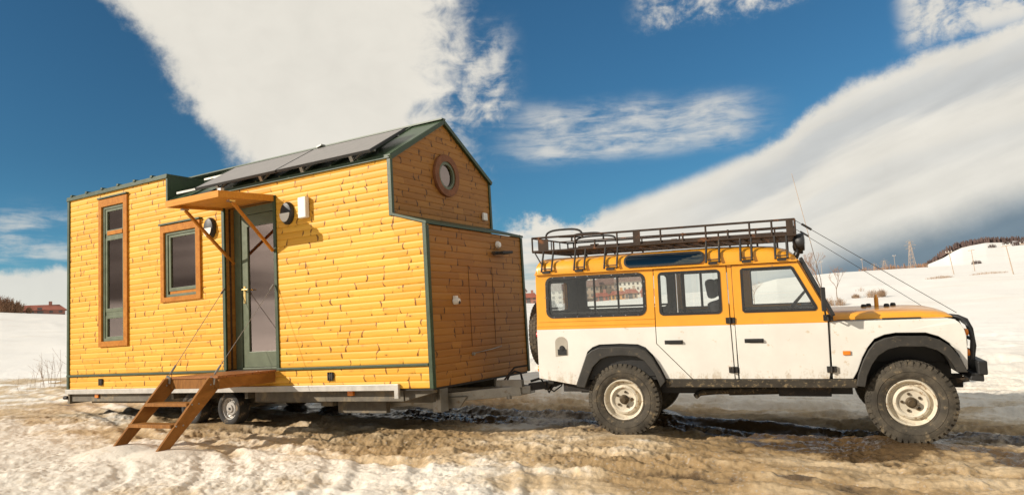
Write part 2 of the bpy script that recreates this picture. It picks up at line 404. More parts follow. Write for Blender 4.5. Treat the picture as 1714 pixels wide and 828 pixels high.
# ------------------------------------------------------------------ numpy noise
def _h(ix, iy, s):
    h = (ix.astype(np.int64) * 374761393 + iy.astype(np.int64) * 668265263 + s * 1442695041) & 0xffffffff
    h = ((h ^ (h >> 13)) * 1274126177) & 0xffffffff
    return ((h ^ (h >> 16)) & 0xffff) / 65535.0
def vn(x, y, s=0):
    ix, iy = np.floor(x), np.floor(y); fx, fy = x - ix, y - iy
    fx = fx * fx * fx * (fx * (fx * 6 - 15) + 10); fy = fy * fy * fy * (fy * (fy * 6 - 15) + 10)
    a, b, c, d = _h(ix, iy, s), _h(ix + 1, iy, s), _h(ix, iy + 1, s), _h(ix + 1, iy + 1, s)
    return (a + (b - a) * fx) * (1 - fy) + (c + (d - c) * fx) * fy - .5
def fbm(x, y, s=0, o=4, g=.5):
    t = 0; a = 1
    for i in range(o):
        ca, sa = math.cos(.6 + i * 1.1), math.sin(.6 + i * 1.1)
        t = t + a * vn((x * ca - y * sa) * 2.03 ** i + 17.3 * i, (x * sa + y * ca) * 2.03 ** i - 9.1 * i, s + i); a *= g
    return t
def ss(x, a, b):
    t = np.clip((x - a) / (b - a), 0, 1); return t * t * (3 - 2 * t)

# ------------------------------------------------------------------ terrain
LR_T = Vector((1.8947, 1.5382, -0.5991))
LR_R = Matrix(((.9888, -.1447, .0356), (.1460, .9885, -.0384), (-.0296, .0432, .9986))).to_quaternion().to_matrix()
CTRL = []
for lx in (0, 2.794):
    for ly in (-.74, .74):
        p = LR_T + LR_R @ Vector((lx, ly, .026)); CTRL.append((p.x, p.y, p.z, .42))
for wx in (-3.6, -4.40):
    for wy in (.18, 2.12): CTRL.append((wx, wy, -.478, .35))
CTRL += [(-3.42, -1.6, -.475, .4), (-2.62, -1.6, -.505, .4)]
CREST = np.array([(-180, 11), (-150, 12), (-120, 11), (-105, 9), (-92, 4), (-80, 3), (-64.8, 2.83), (-61.2, 2.52), (-46, 2.04), (-28.6, 1.66), (-25.7, 1.43), (-20, 1.52), (-16, 1.63), (-12, 1.7), (-9.5, 2.2), (-5.4, 2.33), (0, 2.22), (8, 2.0), (30, 2), (80, 3), (110, 9), (150, 13), (180, 11)])
HILL = np.array([(-180, 0), (-3, 0), (-.3, 2.0), (.6, 2.35), (1.37, 2.66), (2.0, 3.02), (2.47, 3.2), (3.0, 3.28), (3.84, 3.36), (4.8, 3.27), (5.92, 3.3), (9, 3.4), (16, 2.7), (30, 1), (50, 0), (180, 0)])
def rut(x, y, yc, wdt, depth):
    d = y - yc; return -depth * np.exp(-(d / wdt) ** 2) + depth * .55 * (np.exp(-((d - wdt * 1.9) / (wdt * .8)) ** 2) + np.exp(-((d + wdt * 1.9) / (wdt * .8)) ** 2))
def base_h(x, y):
    """large scale shape of the near ground"""
    return -.50 - .030 * np.clip(x + 3, -8, 9) + .010 * np.clip(y - .5, -5, 12) - .004 * np.clip(-x - 8, 0, 20)
def detail_h(x, y, r, lod=True):
    roadc = np.interp(x, [-25, -18, -10, -4, 0, 3, 6, 12, 30], [7.3, 5.6, 3.0, 1.0, .8, .7, .6, .6, 1.0])
    near = ss(r, 26, 9)
    amp = .4 + .6 * ss(y, .6, -1.2)
    clean = ss(x - .45 * y, 1.2, -2.2) * ss(y, -.2, -1.4)          # chunky white snow, front left
    h = .10 * fbm(x * .35, y * .35, 3, 3); fq = 1 - .52 * ss(y, -.2, -1.3)
    h += near * fq * (.055 * fbm(x * 1.3, y * 1.5, 11, 4, .55) * amp * 1.4 + .030 * fbm(x * 4.2 + y, y * 5.5, 23, 4, .6) * (.4 + amp))
    wx = x + .12 * fbm(x * 2, y * 2, 35, 2); wy = y + .12 * fbm(x * 2, y * 2, 36, 2)
    lump = np.abs(fbm(wx * 5.6, wy * 6.4, 31, 4, .6)); pat = .25 + 1.0 * ss(fbm(x * .9, y * 1.1, 39, 3), -.25, .3)
    h += near * (.019 * (.2 - lump) * (.25 + .8 * clean + .4 * ss(y, -.5, -1.8))) * pat
    h += near * .030 * fbm(x * .9, y * 4.5, 37, 4, .6) * ss(x, -1.5, 1.5)
    h += near * (.5 + .5 * clean) * .022 * fbm(wx * 2.4, wy * 2.4, 38, 3, .5) * ss(y, .2, -1)
    h -= 0
    h += near * clean * .014 * fbm(x * 8, y * 8, 41, 3, .6)
    # wheel ruts along the track, wandering
    w = .16 * fbm(x * .5, x * .1 + 3, 51, 2)
    for oy, dpt, wd in ((-.95, .035, .10), (-.55, .03, .09), (-.15, .035, .12), (.35, .03, .1), (1.9, .045, .12), (2.35, .05, .13), (2.9, .05, .12), (3.5, .05, .15), (4.3, .06, .18)):
        h += ss(r, 30, 10) * rut(x, y, roadc - .8 + oy + w + .05 * fbm(x * 1.2, y * .4, 60 + int(oy * 10), 2), wd, dpt) * (.6 + fbm(x * .8, y * .3, 71, 2))
    # tracks of cars that turned off the road towards the front
    rc_ = np.hypot(x + 3.6, y + 4.4) + .05 * fbm(x * .8, y * .8, 81, 2); an = np.arctan2(y + 4.4, x + 3.6)
    tm = ss(y, -.35, -1.0) * ss(x, -3.4, -2.2) * near; flat = 0
    for k, rk in enumerate((2.5, 3.3, 3.62, 4.5, 4.8, 5.35, 6.1, 6.35)):
        q = np.exp(-((rc_ - rk) / .085) ** 2) * tm; flat = np.maximum(flat, q)
        h += tm * (.55 + 1.2 * np.clip(fbm(x * .8, y * .8, 170 + k, 2) + .1, 0, .5)) * (-.022 * np.exp(-((rc_ - rk) / .085) ** 4) + .009 * (np.exp(-((rc_ - rk - .14) / .06) ** 2) + np.exp(-((rc_ - rk + .14) / .06) ** 2)))
        h += q * .0022 * np.sin(an * rk / .055 * 2)
    h += .11 * ss(y, 2.3, 3.2) * ss(r, 45, 18) * fbm(x * .45, y * 1.9, 141, 5, .58)
    h += .05 * ss(y, 5.0, 7.5) * ss(r, 60, 20) * fbm(x * .7, y * 1.6, 99, 4, .6) * 2
    h += near * fq * .018 * (.12 - np.abs(fbm(x * 6.5, y * 7.5, 131, 4, .6))) * 2.2 * (.5 + ss(fbm(x * .9, y * .9, 133, 3), -.3, .3)) * (1 - .7 * clean)
    return h
def ground_h(x, y):
    dx_, dy_ = x - CAM.x, y - CAM.y; r = np.hypot(dx_, dy_); a = np.degrees(np.arctan2(dx_, dy_))
    b = base_h(x, y); h = b + detail_h(x, y, r)
    h -= .22 * ss(y, -.6, -1.6) * 0
    # exact contact spots
    for cx_, cy_, cz_, sg in CTRL:
        w = np.exp(-(((x - cx_) ** 2 + (y - cy_) ** 2) / sg ** 2) ** 1.5)
        h = h * (1 - w) + cz_ * w
    ce = np.interp(a, CREST[:, 0], CREST[:, 1]); he = np.interp(a, HILL[:, 0], HILL[:, 1])
    back = ss(np.abs(a), 85, 120)
    rc = 260 - 120 * back
    hc = CAM.z + rc * np.tan(np.radians(ce))
    t = np.clip((r - 22) / (rc - 22), 0, 1)
    rise = 1 - (1 - t) ** 1.25 if False else t ** 1.15
    h = h * (1 - ss(r, 22, 60)) + (-.55 + (hc + .55) * rise + .22 * fbm(x * .09, y * .09, 7, 4) * ss(r, 22, 60) * (1 - ss(r, 150, 260)) * 2) * ss(r, 22, 60)
    over = np.clip(r - rc, 0, None)
    h = h - over * .012 * (1 - ss(he, 0, .5)) - 0
    hh = CAM.z + 720 * np.tan(np.radians(he))
    th = ss(r, 300, 720) * ss(he, .2, 1.6)
    h = h * (1 - th) + (hh + 3 * fbm(x * .01, y * .01, 5, 3)) * th
    return h
def g1(x, y): return float(ground_h(np.array([float(x)]), np.array([float(y)]))[0])

def terrain():
    A = np.concatenate([np.linspace(-180, -74, 60, endpoint=False), np.linspace(-74, 16, 1150, endpoint=False), np.linspace(16, 180, 90, endpoint=False)])
    Rr_ = np.concatenate([[0.3, 1.5, 3.0, 4.0], np.geomspace(4.6, 16, 430), np.geomspace(16.2, 60, 120), np.geomspace(62, 260, 50), np.geomspace(270, 2500, 40)])
    a = np.radians(A)[:, None]; r = Rr_[None, :]
    x = (CAM.x + r * np.sin(a)).ravel(); y = (CAM.y + r * np.cos(a)).ravel()
    z = ground_h(x, y); n, k = len(A), len(Rr_)
    rr = np.hypot(x - CAM.x, y - CAM.y); az_ = np.degrees(np.arctan2(x - CAM.x, y - CAM.y))
    roadc = np.interp(x, [-25, -18, -10, -4, 0, 3, 6, 12, 30], [7.3, 5.6, 3.0, 1.0, .8, .7, .6, .6, 1.0])
    d = y - roadc
    n1 = fbm(x * 1.1, y * 1.8, 201, 5, .6); n2 = fbm(x * .5, y * .9, 211, 4, .55)
    hd = detail_h(x, y, rr) - .10 * fbm(x * .35, y * .35, 3, 3); hd = hd * (1 - .6 * ss(y, 2.4, 3.4))
    lw = ss(x, -5.5, -9.0)
    dirt = ss(d, -2.7 + 1.9 * lw, -1.0 + .4 * lw) * ss(d, 2.9 - 1.7 * lw, 1.7 - 1.1 * lw) * (.80 - .15 * lw)
    dirt = np.maximum(dirt, ss(y, -4.6, -1.2) * ss(d, 1, -.5) * (.36 + .0 * x) + .26 * ss(x, -.5, 3.0) * ss(d, 1, -.5))
    fg = ss(y, -.4, -1.3)
    dirt = dirt + n1 * (.75 - .2 * fg) + n2 * .6 - hd * (5.0 - 2.8 * fg)
    cleanL = ss(x - .45 * y, .8, -2.0) * ss(y, -.2, -1.6); dirt = dirt - cleanL * .20 - .12 * fg * ss(x, 3.2, 1.5)
    dirt = dirt + .34 * ss(x, 1.6, 3.6) * ss(y, -2.2, -1.0) * ss(d, 1.5, .5)
    dirt = dirt - .34 * ss(y, -1.0, -1.9) * ss(x, 4.6, 3.2) * ss(x, -.3, 1.6)
    dirt = dirt * ss(rr, 45, 24) * ss(d, 5.2, 2.6)
    # slush beyond the track, streaked
    st = fbm(x * .25, y * 1.4, 231, 4, .6); dirt = np.maximum(dirt, (.04 + st * 1.1) * (1 - .85 * lw) * ss(d, 1.6, 2.6) * ss(d, 6.6, 4.4) * ss(rr, 40, 22))
    mud_shade = ss(x, 2.4, 4.2) * ss(y, -1.3, -.3) * ss(y, 3.2, 1.4) * .80 + n2 * .8 + n1 * .6 - hd * 4
    mud_shade = np.maximum(mud_shade, np.exp(-(((x - 3.95) / .28) ** 2 + ((y + .55) / .12) ** 2)) * 1.1)
    mud_shade = np.maximum(mud_shade, (ss(y, .9, 1.5) * ss(y + .06 * x, 3.0, 2.2) * ss(x, -5.5, -4) * ss(x, 8, 6.0)) * .95 + n1 * .4)  # dark strip under house and car, deepens their shadow through the colour
    mud_shade = np.maximum(mud_shade, np.exp(-(((x - 1.6) / 1.6) ** 2 + ((y - 1.45) / .5) ** 2)) * .8 + n1 * .4) * ss(rr, 40, 18)
    me = bpy.data.meshes.new('ground')
    me.vertices.add(n * k); me.vertices.foreach_set('co', np.stack([x, y, z], 1).ravel())
    i = np.arange(n)[:, None] * k; j = np.arange(k - 1)[None, :]; i2 = ((np.arange(n) + 1) % n)[:, None] * k
    q = np.stack([i + j, i + j + 1, i2 + j + 1, i2 + j], -1).reshape(-1, 4)
    me.loops.add(q.size); me.loops.foreach_set('vertex_index', q.ravel())
    me.polygons.add(len(q)); me.polygons.foreach_set('loop_start', np.arange(len(q)) * 4); me.polygons.foreach_set('use_smooth', [True] * len(q))
    for nm, v in (('dirt', np.clip(dirt, 0, 1.3)), ('mud_shade', np.clip(mud_shade, 0, 1.3)), ('far', ss(rr, 10, 30)), ('woods', ss(np.abs(az_), 90, 98) * ss(np.degrees(np.arctan2(z - CAM.z, rr)), 3.2, 3.9) * ss(rr, 30, 40))):
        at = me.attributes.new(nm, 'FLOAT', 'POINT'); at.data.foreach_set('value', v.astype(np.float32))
    me.update(calc_edges=True); me.validate()
    mt, nn, b = newmat('snow_and_mud'); me.materials.append(mt)
    t = nn.nodes.new('ShaderNodeTexCoord').outputs['Object']
    def at(nm): q_ = nn.nodes.new('ShaderNodeAttribute'); q_.attribute_name = nm; return Ex(nn, q_.outputs['Fac'])
    fine = noise(nn, t, 9, 7, .68); fine2 = noise(nn, t, 38, 5, .65); mid = noise(nn, t, 2.2, 5, .6)
    di = at('dirt') + (fine - .5) * .95 + (mid - .5) * .25
    c = mixc(nn, di.step(.0, .62), mixc(nn, at('far'), (.77, .71, .61), (.85, .82, .76)), (.54, .41, .25))
    c = mixc(nn, di.step(.55, 1.15), c, (.33, .22, .105))
    mpf = nn.nodes.new('ShaderNodeMapping'); nn.links.new(t, mpf.inputs[0]); mpf.inputs['Scale'].default_value = (.05, .16, .1)
    fl_ = noise(nn, mpf.outputs[0], 1.0, 7, .68)
    c = mixc(nn, fl_.step(.52, .70) * at('far') * .28, c, (.62, .53, .42))
    grit = (fine2 + (fine - .5) * .6)
    c = mixc(nn, grit.step(.56, .70) * di.step(.15, .6) * .8, c, (.16, .105, .055))
    mpr = nn.nodes.new('ShaderNodeMapping'); nn.links.new(t, mpr.inputs[0]); mpr.inputs['Scale'].default_value = (1.6, 9, 3)
    sk = noise(nn, mpr.outputs[0], 1.0, 7, .7)
    c = mixc(nn, sk.step(.52, .68) * at('dirt').step(.35, .8) * .55, c, (.20, .135, .065))
    c = mixc(nn, grit.step(.56, .70) * at('dirt').step(.1, .5) * .35, c, (.8, .72, .6))
    mu = at('mud_shade') + (fine - .5) * .7
    wet_shade = mu.step(.62, .95)
    c = mixc(nn, wet_shade * .9, c, (.07, .042, .020))  # wet mud, plus the shade painted under house and car
    c = mixc(nn, at('woods'), c, (.055, .036, .026))
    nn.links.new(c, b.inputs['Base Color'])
    rgh = (.75 - wet_shade * .58 + (fine2 - .5) * .3).clamp(); nn.links.new(rgh.s, b.inputs['Roughness'])
    b.inputs['Specular IOR Level'].default_value = .35
    bp = nn.nodes.new('ShaderNodeBump'); bp.inputs['Distance'].default_value = .014
    nn.links.new((1.0 - at('far') * .8 ).clamp().s, bp.inputs['Strength'])
    nn.links.new((fine * .9 + fine2 * .35).s, bp.inputs['Height']); nn.links.new(bp.outputs[0], b.inputs['Normal'])
    o = bpy.data.objects.new('ground', me); COL.objects.link(o); tag(o, 'muddy rutted snow in front and smooth white snow field behind', kind='structure')
terrain()

# ================================================================== TINY HOUSE
HL, HW, HC, HXD = 7.373, 2.30, .483, 4.754       # length, width, setback of the gable, dormer start
ZT, ZF, ZB1, ZB2, ZE, ZP, ZD = .245, .0, 1.897, 2.054, 2.795, 3.461, 3.201
ROW = .0845
house = empty('tiny_house_trailer', (-3.7, 1.15, -.5))
tag(house, 'yellow timber tiny house on a trailer with green trim, solar roof and small awning', 'tiny house')

def boards(mb, iv, z0, z1, fn, phase=0., lo=.14, hi=.66, mi=0):
    """clapboard rows: iv(za, zb) -> list of (x left, x right, slant left, slant right)"""
    nrow = int(math.ceil((z1 - z0) / ROW - 1e-6)); tf = [0, .035, .12, .3, .6, .9, .965, 1]; df = [-.0025, .0012, .0034, .0043, .0046, .0042, .0015, -.0025]
    for k in range(nrow):
        za = z0 + k * ROW; zb = min(z1, za + ROW)
        if zb - za < .01: continue
        for (xl, xr, sl_, sr_) in iv(za, zb):
            if xr - xl < .01: continue
            xs = [xl]; x = xl + random.uniform(.05, hi)
            while x < xr - .07: xs.append(x); x += random.uniform(lo, hi) * random.choice((.7, 1, 1.2))
            xs.append(xr)
            sh = [None] + [(random.uniform(-.026, .026), random.uniform(-.016, .016), random.uniform(.3, .95), random.choice((0, .1, .5, .9, 1))) for _ in xs[1:-1]] + [None]
            for i in range(len(xs) - 1):
                a, b = xs[i], xs[i + 1]; tone = random.random(); wk = [sh[i][2] if sh[i] else 0, sh[i + 1][2] if sh[i + 1] else 0]
                L_ = b - a; cols = [0, min(.007, L_ * .1), min(.022, L_ * .3), max(L_ - .022, L_ * .7), max(L_ - .007, L_ * .9), L_]
                kv = [wk[0], wk[0] * .7, 0, 0, wk[1] * .7, wk[1]]; rd = [.75, .92, 1, 1, .92, .75]
                vs = []; kn = []
                for ci, cx_ in enumerate(cols):
                    for ti, t in enumerate(tf):
                        z = za + (zb - za) * t; off = 0; kq = 1.0
                        S_ = sh[i] if ci < 3 else sh[i + 1]
                        if S_: off = S_[0] * (1 - (2 * t - 1) ** 2) + S_[1] * (2 * t - 1); kq = .70 + .8 * math.exp(-((t - S_[3]) / .28) ** 2)
                        else: off = (sl_ if ci < 3 else sr_) * (t - .5)
                        dd = df[ti]; dd = dd * (rd[ci] if (S_ and dd > 0) else 1)
                        vs.append(fn(a + cx_ + off, z, dd)); kn.append(min(1.2, kv[ci] * kq))
                nt_ = len(tf)
                fs = [(c * nt_ + t, (c + 1) * nt_ + t, (c + 1) * nt_ + t + 1, c * nt_ + t + 1) for c in range(5) for t in range(nt_ - 1)]
                mb.add(vs, fs, mi, {'tone': [tone] * len(vs), 'knot': kn})
def cut(iv, holes, za, zb):
    zc = (za + zb) / 2
    for (hx0, hx1, hz0, hz1) in holes:
        if hz0 < zc < hz1:
            o = []
            for (a, b, s1, s2) in iv:
                if hx1 <= a or hx0 >= b: o.append((a, b, s1, s2)); continue
                if hx0 > a: o.append((a, hx0, s1, 0))
                if hx1 < b: o.append((hx1, b, 0, s2))
            iv = o
    return iv
WIN_T = (-6.42, -5.84, .78, 2.94); WIN_S = (-4.83, -4.09, 1.365, 2.345); DOOR = (-3.49, -2.50, .245, 2.55)
holesN = [WIN_T, WIN_S, DOOR]
def ivN(za, zb):
    zc = (za + zb) / 2
    if zc < ZB1: r_ = [(-HL, 0, 0, 0)]
    elif zc < ZB2: r_ = [(-HL, -HC * (zc - ZB1) / (ZB2 - ZB1), 0, -HC * ROW / (ZB2 - ZB1))]
    elif zc < ZE: r_ = [(-HL, -HC, 0, 0)]
    else: r_ = [(-HL, -HXD, 0, 0)]
    return cut(r_, holesN, za, zb)
fnN = lambda x, z, d: (x, -d, z)
part('side_wall', 'siding', house, lambda b: (boards(b, ivN, ZT + .03, ZD, fnN), boards(b, lambda a, c: [(-HL, 0, 0, 0)] if c > .06 else [(-.475, 0, 0, 0)], -.010, ZT, fnN)), smooth=50, fixn=False)
fnE = lambda y, z, d: (d, y, z)
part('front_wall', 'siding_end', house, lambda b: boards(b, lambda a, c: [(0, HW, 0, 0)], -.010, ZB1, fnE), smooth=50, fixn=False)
def ivG(za, zb):
    zc = (za + zb) / 2
    if zc < ZE: r_ = [(0, HW, 0, 0)]
    else:
        q = (zc - ZE) / (ZP - ZE) * HW / 2; s_ = ROW / (ZP - ZE) * HW / 2; r_ = [(q, HW - q, s_, -s_)]
    if abs(zc - 2.715) < .26:
        w = math.sqrt(.26 ** 2 - (zc - 2.715) ** 2) * .95; r_ = cut(r_, [(1.165 - w, 1.165 + w, 0, 9)], za, zb)
    return r_
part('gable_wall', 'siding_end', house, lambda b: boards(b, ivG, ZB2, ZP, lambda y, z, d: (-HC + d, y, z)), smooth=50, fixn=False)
part('rear_wall', 'siding', house, lambda b: boards(b, lambda a, c: [(0, HW, 0, 0)], .047, ZD, lambda y, z, d: (-HL - d, y, z)), smooth=50, fixn=False)
part('far_wall', 'siding', house, lambda b: boards(b, lambda a, c: [(-HL, 0 if a < ZB1 else -HC, 0, 0)], 0, ZE, lambda x, z, d: (x, HW + d, z)), smooth=50, fixn=False)
# inside: floor, lining behind the boards and a partition, so that windows look into a room
def lining(b):
    lo = [(-HL + .02, .05), (-.02, .05), (-.02, ZB1), (-HC - .02, ZB2), (-HC - .02, ZE - .02), (-HXD, ZE - .02), (-HXD, ZD - .02), (-HL + .02, ZD - .02)]
    hs = [[(x0 + .02, z0 + .02), (x1 - .02, z0 + .02), (x1 - .02, z1 - .02), (x0 + .02, z1 - .02)] for x0, x1, z0, z1 in (WIN_T, WIN_S, DOOR)]
    b.plate(lo, hs, lambda u, v, t: (u, .05 + t, v), .03)
    b.box(-HL + .02, -HC - .05, HW - .08, HW - .03, .05, ZE - .03)
    b.box(-HL + .02, -.06, .06, HW - .05, .03, .10)
    b.box(-5.35, -5.30, .1, HW - .1, .1, 2.7); b.box(-3.75, -3.70, .9, HW - .1, .1, 2.7); b.box(-1.9, -1.85, .1, HW - .1, .1, 2.7)
    b.box(-4.9, -4.0, .5, 1.1, .1, 1.0)
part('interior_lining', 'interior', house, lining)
# roofs
def roofm(b):
    sl_ = (ZP - ZE) / (HW / 2)
    for s_ in (0, 1):
        ys = [(-.035, ZE - .035 * sl_ + .012), (HW / 2, ZP + .012)]
        Y = (lambda y: y) if s_ == 0 else (lambda y: HW - y)
        x0 = -HXD + .01 if s_ == 0 else -HL; x1 = -HC + .03
        (ya, za), (yb, zb) = ys
        vs = [(x0, Y(ya), za), (x1, Y(ya), za), (x1, Y(yb), zb), (x0, Y(yb), zb)]
        vs += [(p[0], p[1], p[2] + .02) for p in vs]
        b.add(vs, [(0, 1, 2, 3), (4, 7, 6, 5), (0, 4, 5, 1), (1, 5, 6, 2), (2, 6, 7, 3), (3, 7, 4, 0)])
        x = x0 + .1
        while x < x1 - .15:
            b.bar((x, Y(ya), za + .028), (x, Y(yb), zb + .028), .022, .022, up=(0, 0, 1)); x += .46
    b.bar((-HL, HW / 2, ZP + .04), (-HC + .035, HW / 2, ZP + .04), .09, .02)
roof = part('roof', 'green_roof', house, roofm)
def dormer(b):
    b.box(-HL - .03, -HXD + .015, -.03, 1.6, ZD, ZD + .035)
    x = -HL + .1
    while x < -HXD: b.box(x, x + .05, -.045, 1.6, ZD + .032, ZD + .06); x += .43
    # cheek standing on the roof slope
    b.plate([(0.0, ZE - .02), (1.0, ZE + .53), (.75, ZD), (0, ZD)], [], lambda u, v, t: (-HXD + t, u, v), .012)
part('dormer_roof', 'green', house, dormer)
def ledge(b):
    b.add([(.03, -.03, ZB1 - .0), (.03, HW + .03, ZB1), (-HC, HW + .03, ZB2 + .005), (-HC, -.03, ZB2 + .005),
           (.03, -.03, ZB1 + .03), (.03, HW + .03, ZB1 + .03), (-HC, HW + .03, ZB2 + .035), (-HC, -.03, ZB2 + .035)],
          [(0, 1, 2, 3), (4, 7, 6, 5), (0, 4, 5, 1), (1, 5, 6, 2), (2, 6, 7, 3), (3, 7, 4, 0)])
part('ledge_roof', 'green', house, ledge)
# green edge trims
def trims(b):
    t = .022
    def corner(x, y0, y1, z0, z1): b.box(x - .018, x + .022, y0, y1, z0, z1)
    b.box(-.032, .022, -.024, .012, -.012, ZB1 + .01); b.box(-.012, .0245, -.021, .035, -.0145, ZB1)
    b.box(-.012, .022, HW - .03, HW + .02, -.012, ZB1)
    b.box(-HC - .034, -HC + .022, -.024, .02, ZB2, ZE - .01); b.box(-HC - .012, -HC + .022, HW - .03, HW + .02, ZB2, ZE)
    b.box(-HL - .022, -HL + .035, -.024, .02, .03, ZD)
    b.box(-HXD - .02, -HXD + .022, -.022, .02, ZE - .03, ZD - .002)
    # eaves and top of the flat part
    b.box(-HXD + .02, -HC + .02, -.036, .0, ZE - .035, ZE + .005); b.box(-HL - .03, -HXD + .02, -.036, .0, ZD - .03, ZD + .002)
    # rake trims
    for s_ in (0, 1):
        Y = (lambda y: y) if s_ == 0 else (lambda y: HW - y)
        b.bar((-HC + .022, Y(-.03), ZE - .03), (-HC + .022, Y(HW / 2), ZP - .0), .05, .055, up=(0, 0, 1))
    # skirting line
    b.box(-HL - .02, DOOR[0] - .005, -.032, .012, ZT, ZT + .03); b.box(DOOR[1] + .005, -.032, -.032, .012, ZT, ZT + .03)
    # door reveal
    b.box(DOOR[0] - .05, DOOR[0] + .006, -.023, .16, ZT + .03, DOOR[3]); b.box(DOOR[1] - .006, DOOR[1] + .045, -.023, .16, ZT + .03, DOOR[3] + .035)
    b.box(DOOR[0] - .0, DOOR[1] - .008, -.0215, .02, DOOR[3] + .005, DOOR[3] + .033)
    # drip caps over the windows
    b.box(-6.50, -5.72, -.055, .0, 3.075, 3.10); b.box(-4.92, -3.98, -.055, .0, 2.455, 2.48)
part('edge_trim', 'green', house, trims, bevel=.003)
def reveal(b):
    boards(b, lambda a, c: [(.0, .155, 0, 0)], ZT + .03, DOOR[3], lambda y, z, d: (DOOR[0] + .012 + d * .5, y, z))
    b.box(DOOR[0], DOOR[1], .0, .16, DOOR[3] - .02, DOOR[3])
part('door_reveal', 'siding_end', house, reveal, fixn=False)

# windows ---------------------------------------------------------------
def ring(b, o, i, y0, y1, mi=0):
    b.plate([(o[0], o[2]), (o[1], o[2]), (o[1], o[3]), (o[0], o[3])], [[(i[0], i[2]), (i[1], i[2]), (i[1], i[3]), (i[0], i[3])]], lambda u, v, t: (u, y0 + t, v), y1 - y0, mi)
w = part('window', 'frame_wood', house, lambda b: (ring(b, (-6.49, -5.73, .70, 3.07), (-6.41, -5.83, .785, 2.945), -.034, .02), b.box(-6.30, -5.9, -.002, .03, 2.475, 2.54)), bevel=.003)
tag(w, 'tall narrow window with green transoms')
def tallf(b):
    ring(b, (-6.41, -5.83, .785, 2.945), (-6.36, -5.87, .83, 2.90), -.006, .05)
    for z0, z1 in ((2.555, 2.86), (1.30, 2.39), (.855, 1.14)):
        ring(b, (-6.36, -5.872, z0 - .055, z1 + .045), (-6.31, -5.905, z0, z1), .006, .045)
    b.box(-6.36, -5.87, .012, .05, 2.39 + .045, 2.50); b.box(-6.36, -5.87, .012, .05, 1.14 + .045, 1.245)
part('frame', 'green_frame', w, tallf, bevel=.003)
part('pane', 'pane', w, lambda b: [b.box(-6.315, -5.90, .028, .032, z0, z1) for z0, z1 in ((2.555, 2.86), (1.30, 2.39), (.855, 1.14))])
cu = part('round_lamp', 'lamp_white', w, lambda b: b.lathe([(0, -.03), (.12, -.025), (.19, 0), (.12, .025), (0, .03)], 32, 'y', (-5.95, .35, 1.62)), smooth=50); tag(cu, 'white round lampshade seen behind the pane')
w = part('window', 'frame_wood', house, lambda b: (ring(b, (-4.905, -3.995, 1.30, 2.45), (-4.825, -4.095, 1.37, 2.34), -.034, .02), b.box(-4.72, -4.12, -.002, .03, 1.41, 1.45)), bevel=.003)
tag(w, 'small square window beside the door')
part('frame', 'green_frame', w, lambda b: (ring(b, (-4.825, -4.095, 1.37, 2.34), (-4.765, -4.13, 1.41, 2.30), -.006, .05), ring(b, (-4.765, -4.13, 1.455, 2.30), (-4.715, -4.155, 1.505, 2.26), .008, .045)), bevel=.003)
part('pane', 'pane', w, lambda b: b.box(-4.72, -4.15, .028, .032, 1.50, 2.265))
# porthole
def lathe_x(b, prof, n=40, z=2.715, y=1.165, x=-HC): b.lathe(prof, n, 'x', (x, y, z))
w = part('porthole_window', 'frame_wood', house, lambda b: lathe_x(b, [(.195, 0), (.195, .045), (.285, .045), (.29, .035), (.29, .0)]), smooth=30)
M['porthole_wood'] = wood('dark_brown_frame', (.16, .065, .03), (.24, .10, .045), (10, 10, 10)); w.data.materials[0] = M['porthole_wood']
part('frame', 'green_frame', w, lambda b: lathe_x(b, [(.155, -.02), (.155, .03), (.196, .03), (.196, -.02)]), smooth=30)
part('pane', 'pane', w, lambda b: lathe_x(b, [(0.001, .0), (.157, .0)]))
# door -------------------------------------------------------------------
dr = part('door', 'green_frame', house, lambda b: ring(b, (-3.335, -2.53, .29, 2.42), (-3.215, -2.64, .505, 2.255), .150, .20), bevel=.004)
part('frame', 'green_frame', dr, lambda b: ring(b, (-3.47, -2.50, .262, 2.53), (-3.34, -2.525, .285, 2.425), .135, .21), bevel=.004)
part('glazing', 'pane', dr, lambda b: b.box(-3.22, -2.635, .172, .177, .50, 2.26))
part('handle', 'brass', dr, lambda b: (b.bar((-3.285, .145, 1.37), (-3.285, .10, 1.37), .014, .014), b.tube([(-3.285, .10, 1.37), (-3.20, .095, 1.37), (-3.17, .10, 1.365)], .009, 8), b.box(-3.305, -3.265, .142, .150, 1.18, 1.42)), smooth=40)
part('threshold', 'dark', dr, lambda b: b.box(-3.49, -2.50, .0, .16, .235, .262))
# awning -----------------------------------------------------------------
AY, AZ0, AZ1 = -.88, 2.455, 2.505
def awn(b):
    x0, x1 = -3.50, -2.50; n = 9
    def P(x, y, dz): k = (y - 0) / AY; return (x, y, AZ1 + .05 + (AZ0 - AZ1) * k + dz)
    for i in range(n):                                     # boards running along the wall
        ya, yb = AY * i / n, AY * (i + 1) / n - .004 * -1
        vs = [P(x, y, dz) for dz in (-.012, .012) for x in (x0, x1) for y in (ya, yb)]
        b.add(vs, [(0, 1, 3, 2), (4, 6, 7, 5), (0, 4, 5, 1), (2, 3, 7, 6), (0, 2, 6, 4), (1, 5, 7, 3)])
    b.box(x0 - .02, x1 + .02, AY - .025, AY, AZ0 - .0, AZ0 + .085)
    for x in (x0 - .022, x1 + .0): b.bar((x + .011, AY, AZ0 + .042), (x + .011, -.02, AZ1 + .042), .022, .085)
aw = part('canopy', 'awning_wood', house, awn, bevel=.002)
def strut(p, q):
    s_ = MB(); s_.bar(p, q, .035, .035); o = s_.build('strut', 'frame_wood', aw, bevel=.003); return o
strut((-3.44, -.665, 2.43), (-3.475, .135, 1.75)); strut((-2.55, -.64, 2.43), (-2.50, -.035, 1.83))
